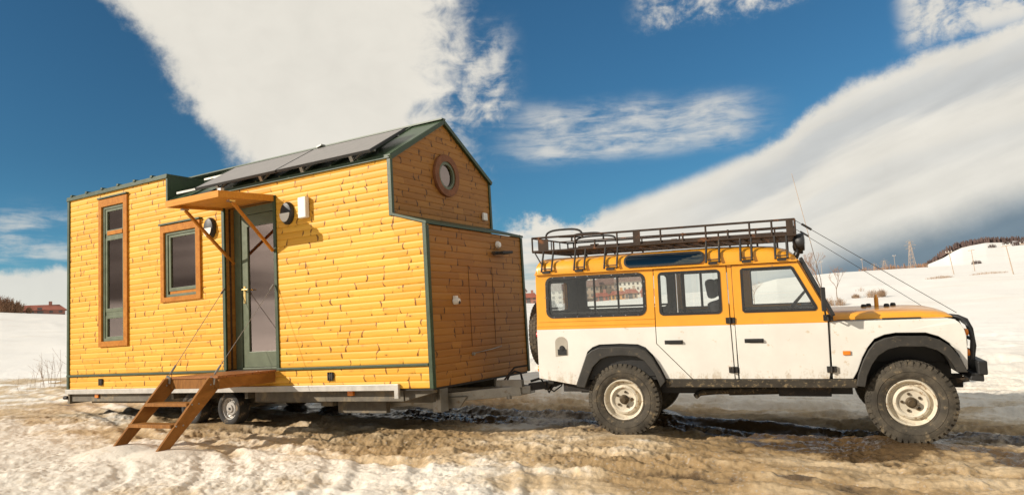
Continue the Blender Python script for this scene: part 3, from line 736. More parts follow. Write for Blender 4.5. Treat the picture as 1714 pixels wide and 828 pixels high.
part('bracket', 'silver', aw, sep=True, fn= lambda b: (b.box(-3.47, -3.41, -.72, -.63, 2.435, 2.452), b.box(-2.585, -2.525, -.70, -.61, 2.43, 2.452), b.box(-2.56, -2.50, AY + .03, AY + .08, 2.54, 2.58)))
# wall lamps, boxes --------------------------------------------------------
def lampf(x, z):
    def f(b):
        n = 28; prof = [(0, .0), (.055, .0), (.10, .012), (.116, .04), (.116, .07)]
        b.lathe([(r, -.075 + o) for r, o in prof], n, 'y', (0, 0, 0))
        b.v = [(p[0] * .95 + x, p[1], p[2] * 1.32 + z) for p in b.v]
    h_ = part('wall_lamp', 'black', house, f, smooth=40)
    def g(b):
        vs = [(0, -.02)] ; N = 20
        P = [(math.cos(math.pi + math.pi * i / N) * .088, math.sin(math.pi + math.pi * i / N) * .118) for i in range(N + 1)]
        b.plate(P, [], lambda u, v, t: (x + u, -.070 - t * .5 - .022 * (1 - (u / .1) ** 2 - (v / .14) ** 2), z + v - .002), .012)
    part('diffuser', 'lamp_white', h_, g, smooth=40)
lampf(-3.775, 2.29); lampf(-2.225, 2.305)
part('meter_box', 'white_plastic', house, lambda b: b.box(-1.975, -1.835, -.085, -.012, 2.20, 2.475), bevel=.012)
part('socket_box', 'white_plastic', house, lambda b: b.box(-HC + .01, -HC + .045, 2.04, 2.15, 2.19, 2.30), bevel=.008)
def thing_front(b):
    b.lathe([(0, .06), (.035, .055), (.05, .03), (.05, .01)], 20, 'x', (0, 1.613, 1.75))
part('round_light', 'white_plastic', house, thing_front, smooth=40)
part('bracket', 'dark', house, lambda b: (b.tube([(.012, 1.50, 1.62), (.15, 1.50, 1.625), (.15, 1.76, 1.645), (.012, 1.76, 1.64)], .02, 8), b.bar((.05, 1.44, 1.63), (.05, 1.79, 1.645), .05, .035)), smooth=40)
cam_ = part('security_camera', 'white_plastic', house, lambda b: (b.lathe([(0, .09), (.03, .085), (.042, .05), (.042, .012)], 20, 'x', (0, .507, .985)), b.box(.012, .05, .48, .535, .985, 1.05)), smooth=40)
part('lens', 'black', cam_, lambda b: b.lathe([(0, .094), (.018, .092), (.022, .086)], 16, 'x', (0, .507, .965)))
part('hatch_seam', 'dark', house, sep=True, fn=lambda b: (b.box(.004, .0085, .862, .865, .42, 1.44), b.box(.004, .0085, 1.44, 1.443, .42, 1.443)))
part('hose', 'galv', house, lambda b: (b.tube([(.015, .86, .325), (.03, .9, .335), (.03, 1.3, .36), (.02, 1.56, .385)], .006, 6), b.lathe([(0, .04), (.02, .035), (.024, .012)], 12, 'x', (0, .86, .325))), smooth=40)
for vx in (-6.44, -1.55):
    part('vent', 'dark', house, lambda b: (b.lathe([(0, -.03), (.035, -.028), (.045, -.015), (.05, -.012)], 10, 'y', (vx, 0, .155)), [b.box(vx - .05 + i * .034, vx - .035 + i * .034, -.033, -.012, .10, .205) for i in range(3)]))
# solar panels --------------------------------------------------------------
SLp = (ZP - ZE) / (HW / 2)
def rp(x, y, h): n_ = Vector((0, -SLp, 1)).normalized(); return Vector((x, y, ZE + SLp * y + .03)) + n_ * h
for k, (xa, xb) in enumerate(((-3.92, -2.29), (-2.27, -.66))):
    def pan(b, h0, h1, i=0):
        c = [rp(x, y, h) for h in (h0, h1) for x in (xa + i, xb - i) for y in (-.10 + i, .62 - i)]
        b.add(c, [(0, 1, 3, 2), (4, 6, 7, 5), (0, 4, 5, 1), (2, 3, 7, 6), (0, 2, 6, 4), (1, 5, 7, 3)])
    sp = part('solar_panel', 'black', house, lambda b: pan(b, .09, .122))
    part('cells', 'solar', sp, lambda b: pan(b, .121, .125, .012))
    for x in (xa + .35, xb - .4):
        part('bracket', 'galv', sp, sep=True, fn=lambda b: (b.bar(rp(x, -.02, 0), rp(x, -.02, .09), .05, .03), b.bar(rp(x, .0, .0), rp(x + .2, .0, .09), .02, .02), b.bar(rp(x, .5, 0), rp(x, .5, .09), .05, .03)))
part('solar_rail', 'galv', house, sep=True, fn= lambda b: (b.bar(rp(-4.5, .02, .075), rp(-.7, .02, .075), .035, .03), b.bar(rp(-4.5, .5, .075), rp(-.7, .5, .075), .035, .03), b.bar(rp(-2.2, .63, .13), rp(-2.1, .63, .15), .08, .02)))
# chassis ---------------------------------------------------------------------
part('side_rail', 'rail', house, lambda b: (b.box(-HL - .03, -.475, -.045, -.004, -.030, .045), b.box(-.535, -.473, -.0465, -.006, -.125, .043)), bevel=.004)
part('side_rail', 'rail', house, lambda b: b.box(-HL - .03, -.475, HW - .01, HW + .03, -.030, .045), bevel=.004)
def chas(b):
    for y in (.05, HW - .05): b.box(-HL - .02, -5.0, y - .02, y + .02, -.155, -.032)
    for y in (.12, HW - .12): b.box(-3.05, -.5, y - .035, y + .035, -.17, -.032)
    for y in (.42, HW - .42): b.box(-HL, -.3, y - .04, y + .04, -.22, -.032)
    x = -HL + .1
    while x < -.3: b.box(x, x + .06, .1, HW - .1, -.13, -.034); x += .8
    b.plate([(-.5, -.032), (-.05, -.032), (-.05, -.07), (-.5, -.17)], [], lambda u, v, t: (u, .10 + t, v), .05)
    b.box(-HL - .028, -HL + .03, .0, HW, -.19, -.032)
    b.tube([(-3.6, .3, -.26), (-3.6, HW - .3, -.26)], .035, 10); b.tube([(-4.4, .3, -.26), (-4.4, HW - .3, -.26)], .035, 10)
    b.box(-1.75, -.95, .30, .38, -.34, -.17); b.box(-2.0, -1.8, .25, .6, -.25, -.16)
part('chassis', 'chassis', house, chas, bevel=.004)
part('underfloor', 'dark', house, lambda b: b.box(-HL + .01, -.01, .02, HW - .02, -.035, .028))
def draw(b):
    J = Vector((.50, 1.22, -.165))
    for y0 in (.42, HW - .42): b.bar((-1.5, y0, -.26), J + Vector((0, .05 * (1 if y0 > 1 else -1), 0)), .08, .12)
    b.bar((.15, 1.20, -.165), (.62, 1.25, -.155), .16, .10)
    b.box(-.42, -.30, .55, .72, -.36, -.05)
    b.plate([(-1.4, -.20), (-.5, -.36), (-.2, -.33), (-.1, -.2)], [], lambda u, v, t: (u, .58 + (u + 1.4) * .2 + t, v), .03)
db = part('drawbar', 'chassis', house, draw, bevel=.006)
db.data.materials[0] = M['galv']
part('coupling', 'dark', db, lambda b: (b.bar((.58, 1.25, -.13), (.80, 1.30, -.11), .10, .09), b.bar((.60, 1.25, -.06), (.76, 1.28, -.02), .03, .03), b.lathe([(0, .05), (.04, .04), (.05, 0), (.04, -.05), (0, -.06)], 12, 'z', (.80, 1.31, -.12))), smooth=50)
part('handbrake', 'dark', db, lambda b: (b.tube([(.28, 1.16, -.10), (.34, 1.16, .02), (.42, 1.17, .075), (.50, 1.18, .05), (.52, 1.18, -.05), (.53, 1.18, -.12)], .014, 8), b.tube([(.20, 1.16, -.10), (.42, 1.17, .12), (.60, 1.19, .14)], .012, 8)), smooth=50)
part('jockey_mount', 'galv', db, lambda b: (b.box(.18, .55, 1.10, 1.16, -.12, -.03), b.tube([(.36, 1.10, -.21), (.36, 1.10, -.26)], .035, 10)), smooth=50)
part('tail_hitch', 'dark', house, lambda b: (b.tube([(-HL - .02, -.0, -.09), (-HL - .12, -.0, -.09)], .03, 10), b.tube([(-HL - .02, .05, -.15), (-HL - .07, .05, -.17)], .03, 10)), smooth=50)
for ax in (-6.60, -1.31): part('side_reflector', 'amber', house, lambda b: b.box(ax - .045, ax + .045, -.0 if ax < -3 else .05, .02 if ax < -3 else .09, -.095, -.035), bevel=.004)
def twheel(b):
    pass
def trailer_wheel(x, y, s_):
    wl = MB(); ri = .148; n = 40
    wl.lathe([(ri + .008, -.002 * 1), (ri + .006, .012), (ri - .012, .014), (ri - .02, .045), (.098, .052), (.09, .03), (.055, .028), (.05, .012), (.0, .010)], n, 'y')
    for k in range(14):
        a = 2 * math.pi * k / 14; wl.lathe([(0, .0), (.0125, .0)], 8, 'y', (math.cos(a) * .114, .047, math.sin(a) * .114), mi=1)
    for k in range(5):
        a = 2 * math.pi * k / 5; wl.lathe([(0, .0), (.009, .002), (.009, .02)], 8, 'y', (math.cos(a) * .034, .012, math.sin(a) * .034), mi=1)
    wl.lathe([(0, -.002), (.016, 0), (.018, .016)], 12, 'y', (0, 0, 0), mi=1)
    ty = MB(); ty.lathe([(.150, .0), (.165, -.014), (.20, -.016), (.222, -.004), (.23, .018), (.231, .085), (.23, .15), (.222, .172), (.2, .184), (.15, .17)], 56, 'y')
    for k in range(3): ty.lathe([(.2325, .05 + k * .03), (.2335, .06 + k * .03), (.2325, .07 + k * .03)], 56, 'y')
    if s_ < 0:
        for b_ in (wl, ty): b_.v = [(p[0], -p[1], p[2]) for p in b_.v]
    o = wl.build('wheel', ['wheel_silver', 'black'], None, smooth=40, fixn=(True)); o.parent = house
    po = Vector(house['_org']); o.location = Vector((x, y, -.268)) - po; o['_org'] = [0, 0, 0]
    t_ = ty.build('tyre', 'tyre', None, smooth=40); t_.parent = o
    return o
trailer_wheel(-3.60, .10, 1); trailer_wheel(-4.40, .10, 1); trailer_wheel(-3.60, HW - .10, -1); trailer_wheel(-4.40, HW - .10, -1)
part('mudguard', 'black', house, lambda b: b.box(-4.75, -3.25, .09, .34, -.034, -.020))
# deck and steps -----------------------------------------------------------------
DY = -.95
def dk(b):
    for i in range(7):
        y1 = -.03 + (DY + .03) * i / 7; y0 = y1 + (DY + .03) / 7 + .006
        b.box(-3.50, -2.50, y0, y1, .232, .258)
deck = part('deck', 'deck_wood', house, dk, bevel=.002)
part('joist', 'stair_wood', deck, sep=True, fn= lambda b: (b.box(-3.50, -3.46, DY + .03, -.05, .10, .231), b.box(-2.54, -2.50, DY + .03, -.05, .10, .231), b.box(-3.459, -2.541, DY + .02, DY + .06, .11, .231)), bevel=.003)
steps = empty('steps', Vector((-3.0, -.95, .2)) - Vector(house['_org']), (-3.0, -.95, .2)); steps.parent = house
def stringer(x):
    def f(b):
        top = Vector((DY + .06, .235)); ft = Vector((-1.63, -.52)); d = (ft - top).normalized(); nrm = Vector((-d.y, d.x)); w_ = .075
        pts = [top + nrm * w_ * .9, top - nrm * w_ * .6, ft - nrm * w_ , ft + nrm * w_]
        P = [(top.x - .11, .245), (top.x + .03, .235), (top.x + .04, .12), (ft.x + .085, ft.y), (ft.x - .07, ft.y)]
        b.plate(P, [], lambda u, v, t: (x - .02 + t, u, v), .04)
    part('stringer', 'stair_wood', steps, f, bevel=.003)
stringer(-3.44); stringer(-2.60)
for bx in (-3.418, -2.578):
    part('bolt', 'galv', steps, sep=True, fn=lambda b: [b.lathe([(0, .006), (.009, .005), (.011, 0)], 8, 'x', (bx, y, z)) for y, z in ((-1.15, -.045), (-1.24, -.045), (-1.36, -.265), (-1.45, -.265), (-.98, .16))])
for yy, zz in ((-1.20, -.045), (-1.41, -.265)):
    part('tread', 'stair_wood', steps, lambda b: b.box(-3.419, -2.621, yy - .085, yy + .085, zz - .02, zz + .02), bevel=.003)
for a, b_ in (((-3.49, -.03, 1.40), (-3.42, -.95, .27)), ((-2.50, -.04, 1.38), (-2.60, -.93, .25))):
    def cab(b):
        b.tube([a, b_], .0038, 6); A_, B_ = Vector(a), Vector(b_); d = (B_ - A_).normalized()
        b.tube([A_, A_ + d * .09], .014, 6); b.tube([B_ - d * .17, B_ - d * .04], .013, 6); b.tube([B_ + Vector((-.03, 0, 0)), B_ + Vector((.03, 0, -.02)), B_ + Vector((.01, 0, -.09))], .018, 6)
    part('cable', 'cable', steps, cab, smooth=50)

# ================================================================== OFF-ROAD CAR
car = empty('off_road_car', LR_T, (0, 0, 0))
car.rotation_mode = 'QUATERNION'; car.rotation_quaternion = LR_R.to_quaternion()
tag(car, 'yellow and white long off-road car with a rusty roof rack, hitched to the timber house', 'off-road car')
def sy(z): return .835 - max(0, z - 1.19) * .035
def sidefn(s_, d=0.0): return lambda u, v, t: (u, s_ * (sy(v) - d - t), v)
ARO = [(.478, .61), (.43, .72), (.351, .863), (.28, .94), (.197, .975), (-.0, .985), (-.231, .98), (-.315, .95), (-.371, .904), (-.43, .76), (-.503, .554)]
ARI = [(.425, .547), (.371, .70), (.27, .83), (.18, .88), (.0, .893), (-.12, .885), (-.22, .85), (-.305, .77), (-.36, .66), (-.41, .54)]
FAO = [(2.321, .569), (2.345, .68), (2.395, .81), (2.45, .91), (2.51, .985), (2.60, 1.025), (2.70, 1.042), (2.954, 1.037), (3.06, 1.0), (3.14, .94), (3.213, .825), (3.265, .70)]
FAI = [(2.395, .56), (2.42, .67), (2.469, .774), (2.53, .86), (2.62, .92), (2.716, .945), (2.93, .94), (3.03, .905), (3.104, .845), (3.15, .77), (3.18, .70)]
BODY = MB()
winR = rrect(-.81, .29, 1.335, 1.76, .06)
for s_ in (-1, 1):
    low_ = [(-.955, .64), (-.52, .565)] + [(x, z + .03) for x, z in ARO[::-1][1:]] + [(.50, .632), (.752, .632), (.397, 1.006), (.397, 1.188), (-.955, 1.188)]
    BODY.plate(low_, [], sidefn(s_), .02, 0)
    BODY.plate([(-.955, 1.188), (.397, 1.188), (.401, 1.81), (-.935, 1.81)], [winR], sidefn(s_), .02, 1)
    BODY.box(-.93, .395, *sorted((s_ * .828, s_ * .838)), 1.272, 1.284, 1); BODY.box(-.95, .395, *sorted((s_ * .830, s_ * .8385)), 1.222, 1.23, 1)
    BODY.plate([(1.192, .632), (1.220, .632), (1.219, 1.188), (1.180, 1.188)], [], sidefn(s_, .006), .02, 0)
    BODY.plate([(1.180, 1.188), (1.219, 1.188), (1.216, 1.81), (1.170, 1.81)], [], sidefn(s_, .006), .02, 1)
# rear face
BODY.plate([(-.825, .64), (.825, .64), (.825, 1.188), (-.825, 1.188)], [], lambda u, v, t: (-.955 + t, u, v), .02, 0)
BODY.plate([(-.825, 1.188), (.825, 1.188), (.80, 1.85), (-.80, 1.85)], [rrect(-.36, .36, 1.36, 1.72, .05)], lambda u, v, t: (-.953 + t, u, v), .02, 1)
# floor, wheel boxes, bulkhead
BODY.box(-.93, 2.1, -.80, .80, .62, .66, 2); BODY.box(2.08, 2.14, -.81, .81, .64, 1.2, 2)
for s_ in (-1, 1): BODY.box(-.93, .42, *sorted((s_ * .815, s_ * .50)), .66, 1.0, 2)
BODY.box(-.53, 2.3, -.62, -.5, .45, .60, 2); BODY.box(-.93, 3.2, .5, .62, .45, .60, 2)
body = BODY.build('body', ['white', 'yellow', 'black'], car, bevel=.003)
def seal(name, poly, s_, mats='black', parent=None, d=.022, inn=.012, yoff=-.006, th=.03):
    return part(name, mats, parent, lambda b: b.plate(offset_poly(poly, d), [offset_poly(poly, -inn)], sidefn(s_, yoff), th))
for s_ in (-1, 1):
    part('side_lining', 'seat', body, lambda b: b.plate([(-.93, .9), (.39, .9), (.39, 1.80), (-.93, 1.80)], [offset_poly(winR, -.002)], sidefn(s_, .0225), .012))
    wn = seal('side_window', winR, s_, parent=body)
    part('pane', 'car_glass', wn, lambda b: b.plate(offset_poly(winR, -.005), [], sidefn(s_, .008), .004))
    if s_ < 0: part('screw', 'silver', wn, sep=True, fn=lambda b: [b.lathe([(0, -.010), (.005, -.009), (.006, -.005)], 6, 'y', (x, -sy(z), z)) for x, z in [(-.74 + k * .137, q) for k in range(8) for q in (1.324, 1.771)] + [(q, 1.42 + k * .13) for k in range(3) for q in (-.822, .302)]])
    def slid(b):
        for x in ((-.262, .005) if s_ < 0 else ()): b.box(x - .010, x + .010, *sorted((s_ * .802, s_ * .818)), 1.345, 1.75)
        b.box(-.80, .28, *sorted((s_ * .800, s_ * .8165)), 1.36, 1.385)
    part('slider_frame', 'black', wn, slid)
# doors --------------------------------------------------------------------
rD_lo = [(.405, 1.188), (.405, 1.008), (.762, .632), (1.186, .632), (1.174, 1.188)]
rD_up = [(.405, 1.188), (1.174, 1.188), (1.164, 1.805), (.409, 1.805)]
rWin = rrect(.462, 1.09, 1.318, 1.76, .035)
fD_lo = [(1.225, 1.188), (1.235, .632), (2.085, .632), (2.098, .70), (2.105, 1.188)]
fD_up = [(1.225, 1.188), (2.105, 1.188), (2.125, 1.26), (1.862, 1.805), (1.222, 1.805)]
fWin = [(1.315, 1.335), (1.33, 1.32), (1.995, 1.32), (2.008, 1.335), (2.003, 1.355), (1.812, 1.745), (1.795, 1.757), (1.33, 1.757), (1.315, 1.745)]
def hinge(x, z, s_): return lambda b: (b.box(x - .045, x + .045, *sorted((s_ * .832, s_ * .852)), z - .03, z + .03), b.tube([(x, s_ * .856, z - .034), (x, s_ * .856, z + .034)], .011, 8))
for s_ in (-1, 1):
    for lo_, up_, wn_, hd, hx in ((rD_lo, rD_up, rWin, (.488, .68), 1.178), (fD_lo, fD_up, fWin, (1.306, 1.492), 2.112)):
        d_ = part('door', ['white', 'yellow', 'black'], car, lambda b: (b.plate(lo_, [], sidefn(s_, -.003), .03, 0), b.plate(up_, [wn_], sidefn(s_, -.003), .03, 1), b.box(lo_[0][0] + .01, 1.15 if hx < 1.5 else 2.07, *sorted((s_ * .79, s_ * .80)), 1.0 if hx < 1.5 else .66, 1.30, 2)), bevel=.004)
        g_ = seal('window', wn_, s_, parent=d_, d=.012, inn=.014, yoff=-.009, th=.03)
        part('pane', 'car_glass', g_, lambda b: b.plate(offset_poly(wn_, -.005), [], sidefn(s_, .01), .004))
        if hx < 1.5: part('slider_frame', 'black', g_, lambda b: b.box(.70, .73, *sorted((s_ * .80, s_ * .82)), 1.325, 1.75))
        part('handle', 'black', d_, lambda b: (b.box(hd[0], hd[1], *sorted((s_ * .838, s_ * .842)), 1.0, 1.042), b.bar((hd[0] + .015, s_ * .858, 1.025), (hd[1] - .01, s_ * .858, 1.022), .016, .02), b.box(hd[1] - .04, hd[1] - .005, *sorted((s_ * .838, s_ * .858)), 1.005, 1.035)), bevel=.003)
        for z in (.727, 1.235): part('hinge', 'dark', d_, hinge(hx, z, s_), bevel=.003)
    if s_: pass
# rear door, roof -------------------------------------------------------------
part('rear_lining', 'seat', body, lambda b: b.plate([(-.79, .7), (.79, .7), (.77, 1.79), (-.77, 1.79)], [rrect(-.35, .35, 1.37, 1.71, .05)], lambda u, v, t: (-.930 + t, u, v), .008))
rdor = part('rear_door', ['white', 'yellow'], car, lambda b: (b.box(-.972, -.957, -.42, .42, .66, 1.188, 0), b.plate([(-.42, 1.188), (.42, 1.188), (.42, 1.8), (-.42, 1.8)], [rrect(-.36, .36, 1.36, 1.72, .05)], lambda u, v, t: (-.972 + t, u, v), .015, 1)), bevel=.004)
part('window', 'car_glass', rdor, lambda b: b.box(-.962, -.958, -.36, .36, 1.36, 1.72))
def roofcar(b):
    prof = [(.812, 1.812), (.835, 1.816), (.836, 1.824), (.800, 1.832), (.797, 1.86), (.788, 1.90), (.768, 1.935), (.73, 1.962), (.64, 1.985), (.4, 2.006), (.0, 2.014)]
    full = prof + [(-y, z) for y, z in prof[-2::-1]]
    xs = [(-.955, .35, .985), (-.945, .8, .995), (-.92, 1.0, 1.0), (-.3, 1.03, 1.0), (.3, 1.05, 1), (.9, 1.07, 1), (1.0, 1.075, 1), (1.35, 1.03, 1), (1.62, .92, 1), (1.76, .72, .998), (1.835, .42, .995), (1.872, .02, .99)]
    vs = []
    for x, kz, ky in xs:
        for y, z in full: vs.append((x, y * ky, 1.816 + (z - 1.816) * (kz if z > 1.826 else 1)))
    n_ = len(full); fs = [(i * n_ + j, i * n_ + j + 1, (i + 1) * n_ + j + 1, (i + 1) * n_ + j) for i in range(len(xs) - 1) for j in range(n_ - 1)]
    fs += [tuple(range(n_)), tuple(range((len(xs) - 1) * n_, len(xs) * n_))]
    b.add(vs, fs)
rf = part('roof', 'yellow', car, roofcar, smooth=45)
for s_ in (-1, 1):
    alp = rrect(.10, .935, 1.853, 1.965, .05, 6)
    def yz(v, k): 
        t = (v - 1.84) / .14; return s_ * (.806 - .040 * t ** 2 - .012 * t + k)
    wn = part('roof_window', 'black', rf, lambda b: b.plate(offset_poly(alp, .014), [offset_poly(alp, -.006)], lambda u, v, t: (u, yz(v, .012) - s_ * t, v), .03))
    part('pane', 'tint_glass', wn, lambda b: b.plate(alp, [], lambda u, v, t: (u, yz(v, .007) - s_ * t, v), .004))
part('gutter', 'yellow', rf, sep=True, fn= lambda b: [b.bar((-.95, s_ * .838, 1.818), (1.86, s_ * .838, 1.818), .016, .014) for s_ in (-1, 1)])
part('headlining', 'seat', rf, lambda b: b.box(-.92, 1.8, -.78, .78, 1.79, 1.80))
# windscreen ------------------------------------------------------------------------
def wsf(b):
    A0, A1 = Vector((2.145, 0, 1.23)), Vector((1.872, 0, 1.835)); d = (A1 - A0)
    fn = lambda u, v, t: (A0.x + d.x * v + t * .9, u, A0.z + d.z * v + t * .4)
    b.plate([(-.80, 0), (.80, 0), (.775, 1), (-.775, 1)], [[(-.74, .16), (-.02, .16), (-.02, .93), (-.72, .93)], [(.02, .16), (.74, .16), (.72, .93), (.02, .93)]], fn, -.05)
ws = part('windscreen_frame', 'yellow', car, wsf, bevel=.004)
def wsg(b):
    A0, A1 = Vector((2.15, 0, 1.235)), Vector((1.88, 0, 1.835)); d = (A1 - A0)
    b.plate([(-.75, .14), (.75, .14), (.73, .94), (-.73, .94)], [], lambda u, v, t: (A0.x + d.x * v - .02 + t, u, A0.z + d.z * v), .004)
part('windscreen', 'car_glass', ws, wsg)
part('pillar_seal', 'black', ws, sep=True, fn= lambda b: [b.bar((2.165, s_ * .81, 1.25), (1.895, s_ * .785, 1.845), .035, .035) for s_ in (-1, 1)], bevel=.004)
part('wiper', 'black', ws, sep=True, fn= lambda b: [b.tube([(2.16, y, 1.30), (2.06, y - .25, 1.50)], .008, 6) for y in (-.2, .45)])
# interior ---------------------------------------------------------------------------
def seat(name, x, y, w_, back=1.45, head=True):
    def f(b):
        b.box(x - .25, x + .25, y - w_ / 2, y + w_ / 2, .85, 1.0)
        b.bar((x - .25, y, .95), (x - .36, y, back), w_, .12)
        if head: b.bar((x - .36, y, back + .03), (x - .39, y, back + .24), min(w_, .26), .10, up=(1, 0, 0))
    part(name, 'seat', car, f, bevel=.04)
seat('front_seat', 1.34, -.42, .46, 1.43); seat('front_seat', 1.34, .42, .46, 1.43); seat('rear_seat', .55, 0, 1.4, 1.30, False)
part('rear_bench', 'seat', car, sep=True, fn= lambda b: (b.box(-.85, .2, -.78, -.48, 1.0, 1.10), b.box(-.85, .2, .48, .78, 1.0, 1.10)), bevel=.03)
part('dashboard', 'black', car, lambda b: (b.box(1.93, 2.1, -.74, .74, 1.05, 1.27), b.box(1.86, 1.98, -.6, -.25, 1.2, 1.33), b.box(1.88, 2.0, .25, .6, 1.2, 1.33)), bevel=.02)
def swf(b):
    c = Vector((1.80, .40, 1.33)); ax = Vector((-.75, 0, .66)).normalized(); u = Vector((0, 1, 0)); v = ax.cross(u)
    b.tube([c + (u * math.cos(a) + v * math.sin(a)) * .20 for a in np.linspace(0, 2 * math.pi, 24, endpoint=False)], .014, 8, closed=True)
    for a in (0, 2.1, 4.2): b.tube([c, c + (u * math.cos(a) + v * math.sin(a)) * .19], .011, 6)
    b.tube([c, c - ax * .25], .02, 8)
part('steering_wheel', 'black', car, swf, smooth=50)
# wings ------------------------------------------------------------------------------------
WY = .80
def wing(s_):
    prof = [(2.118, .632), (2.30, .632)] + [(x, z + .03) for x, z in FAO[1:-1]] + [(3.262, .715), (3.276, .72), (3.286, .90), (3.286, 1.03), (3.272, 1.10), (3.24, 1.155), (3.20, 1.187), (3.14, 1.20), (2.118, 1.192)]
    def f(b):
        b.plate(prof, [], lambda u, v, t: (u, s_ * (.828 - (max(0, v - 1.15) * .25) - t), v), .02, 0)
        top = [(2.118, 1.194), (3.13, 1.2025), (3.197, 1.189), (3.238, 1.157), (3.270, 1.10), (3.283, 1.03), (3.283, .90), (3.273, .72)]
        vs = []
        for x, z in top: vs += [(x, s_ * .818, z), (x, s_ * (.47 if z > 1.1 else .50), z)]
        b.add(vs, [(2 * i, 2 * i + 2, 2 * i + 3, 2 * i + 1) for i in range(len(top) - 1)])
        b.box(2.12, 3.25, *sorted((s_ * .48, s_ * .50)), .75, 1.19, 1)
    o = part('front_wing', ['white', 'black'], car, f, bevel=.006)
    part('side_marker', 'amber', o, lambda b: b.box(2.222, 2.292, *sorted((s_ * .829, s_ * .84)), .864, .905), bevel=.003)
    part('headlight', 'lens', o, lambda b: (b.lathe([(0, .035), (.06, .03), (.09, .012), (.10, 0)], 24, 'x', (3.284, s_ * .64, .96))), smooth=50)
    part('indicator', 'amber', o, sep=True, fn= lambda b: (b.lathe([(0, .03), (.03, .025), (.036, .0)], 16, 'x', (3.285, s_ * .77, 1.06)), b.lathe([(0, .03), (.03, .025), (.036, .0)], 16, 'x', (3.285, s_ * .77, .87))), smooth=50)
    part('air_vent', 'black', o, lambda b: b.box(2.60, 2.93, *sorted((s_ * .74, s_ * .80)), 1.197, 1.212))
wing(-1); wing(1)
def bonnet(b):
    prof = [(.705, 1.203), (.705, 1.225), (.67, 1.255), (.60, 1.272), (.45, 1.28), (.2, 1.288), (0, 1.29)]
    full = prof + [(-y, z) for y, z in prof[-2::-1]]; xs = [(2.15, 1.06), (2.7, 1.05), (2.95, 1.0), (3.08, .9), (3.16, .66), (3.20, .30), (3.21, 0)]
    vs = [(x, y, 1.203 + (z - 1.203) * k) for x, k in xs for y, z in full]; n_ = len(full)
    b.add(vs, [(i * n_ + j, i * n_ + j + 1, (i + 1) * n_ + j + 1, (i + 1) * n_ + j) for i in range(len(xs) - 1) for j in range(n_ - 1)] + [tuple(range(n_))])
bo = part('bonnet', 'yellow', car, bonnet, smooth=50)
part('bonnet_gap', 'black', car, lambda b: b.box(2.12, 3.20, -.70, .70, 1.194, 1.2035))
part('bulkhead', 'yellow', car, lambda b: (b.box(2.10, 2.15, -.80, .80, 1.19, 1.25), b.plate([(2.14, 1.20), (2.20, 1.20), (2.14, 1.31)], [], lambda u, v, t: (u, -.74 + t, v), .02), b.plate([(2.14, 1.20), (2.20, 1.20), (2.14, 1.31)], [], lambda u, v, t: (u, .72 + t, v), .02)), bevel=.003)
part('catch', ['yellow', 'black'], bo, sep=True, fn= lambda b: (b.lathe([(.022, 0), (.022, .10), (.012, .105), (.012, .13), (0, .13)], 12, 'z', (2.63, 0, 1.288)), [b.lathe([(.028, 0), (.028, .022), (.02, .036), (0, .038)], 12, 'z', (x, y, 1.286), mi=1) for x, y in ((2.50, -.05), (2.56, .1), (2.72, -.05), (2.80, .12))]), smooth=50)
def grille(b):
    b.box(3.16, 3.20, -.50, .50, .72, 1.19)
    for k in range(9): b.box(3.20, 3.215, -.42, .42, .76 + k * .045, .78 + k * .045)
part('grille', 'black', car, grille, bevel=.003)
# arches
def arch(out_, inn, s_, name='wheel_arch'):
    def f(b):
        poly = out_ + inn[::-1]
        b.plate(poly, [], lambda u, v, t: (u, s_ * (.892 - t), v), .07)
        n_ = min(len(out_), len(inn))
        for y0, y1, pl in ((.80, .83, [(x, z) for x, z in inn]),):
            vs = []; 
            for x, z in pl: vs += [(x, s_ * .88, z), (x, s_ * .52, z)]
            b.add(vs, [(2 * i, 2 * i + 2, 2 * i + 3, 2 * i + 1) for i in range(len(pl) - 1)])
    return part(name, 'trim', car, f, bevel=.008)
for s_ in (-1, 1): arch(ARO, ARI, s_); arch(FAO, FAI, s_)
for s_ in (-1, 1):
    part('sill', 'sill', car, lambda b: b.box(.478, 2.33, *sorted((s_ * .80, s_ * .845)), .545, .628), bevel=.006)
    part('inner_wheel_box', 'black', car, sep=True, fn= lambda b: (b.box(-.5, .5, *sorted((s_ * .47, s_ * .5)), .5, 1.0), b.box(2.3, 3.2, *sorted((s_ * .44, s_ * .47)), .6, 1.15)))
def filler(b):
    P = [(-.745, .882), (-.60, .90), (-.60, 1.04)] + [(-.672 + .072 * math.cos(a), 1.04 + .065 * math.sin(a)) for a in np.linspace(.2, math.pi - .1, 8)] + [(-.744, 1.03)]
    b.plate(P, [], lambda u, v, t: (u, -(.8385 - t), v), .01)
M['recess'] = mat('shaded_white', (.42, .38, .31), .6)  # grey of this plate stands in for the shade inside the recess
fl = part('fuel_filler_recess', 'recess', body, filler)
part('cap', 'black', fl, lambda b: (b.lathe([(0, -.012), (.028, -.010), (.032, 0)], 16, 'y', (-.665, -.84, .975)), b.box(-.715, -.615, -.846, -.838, .90, .965)), smooth=50)
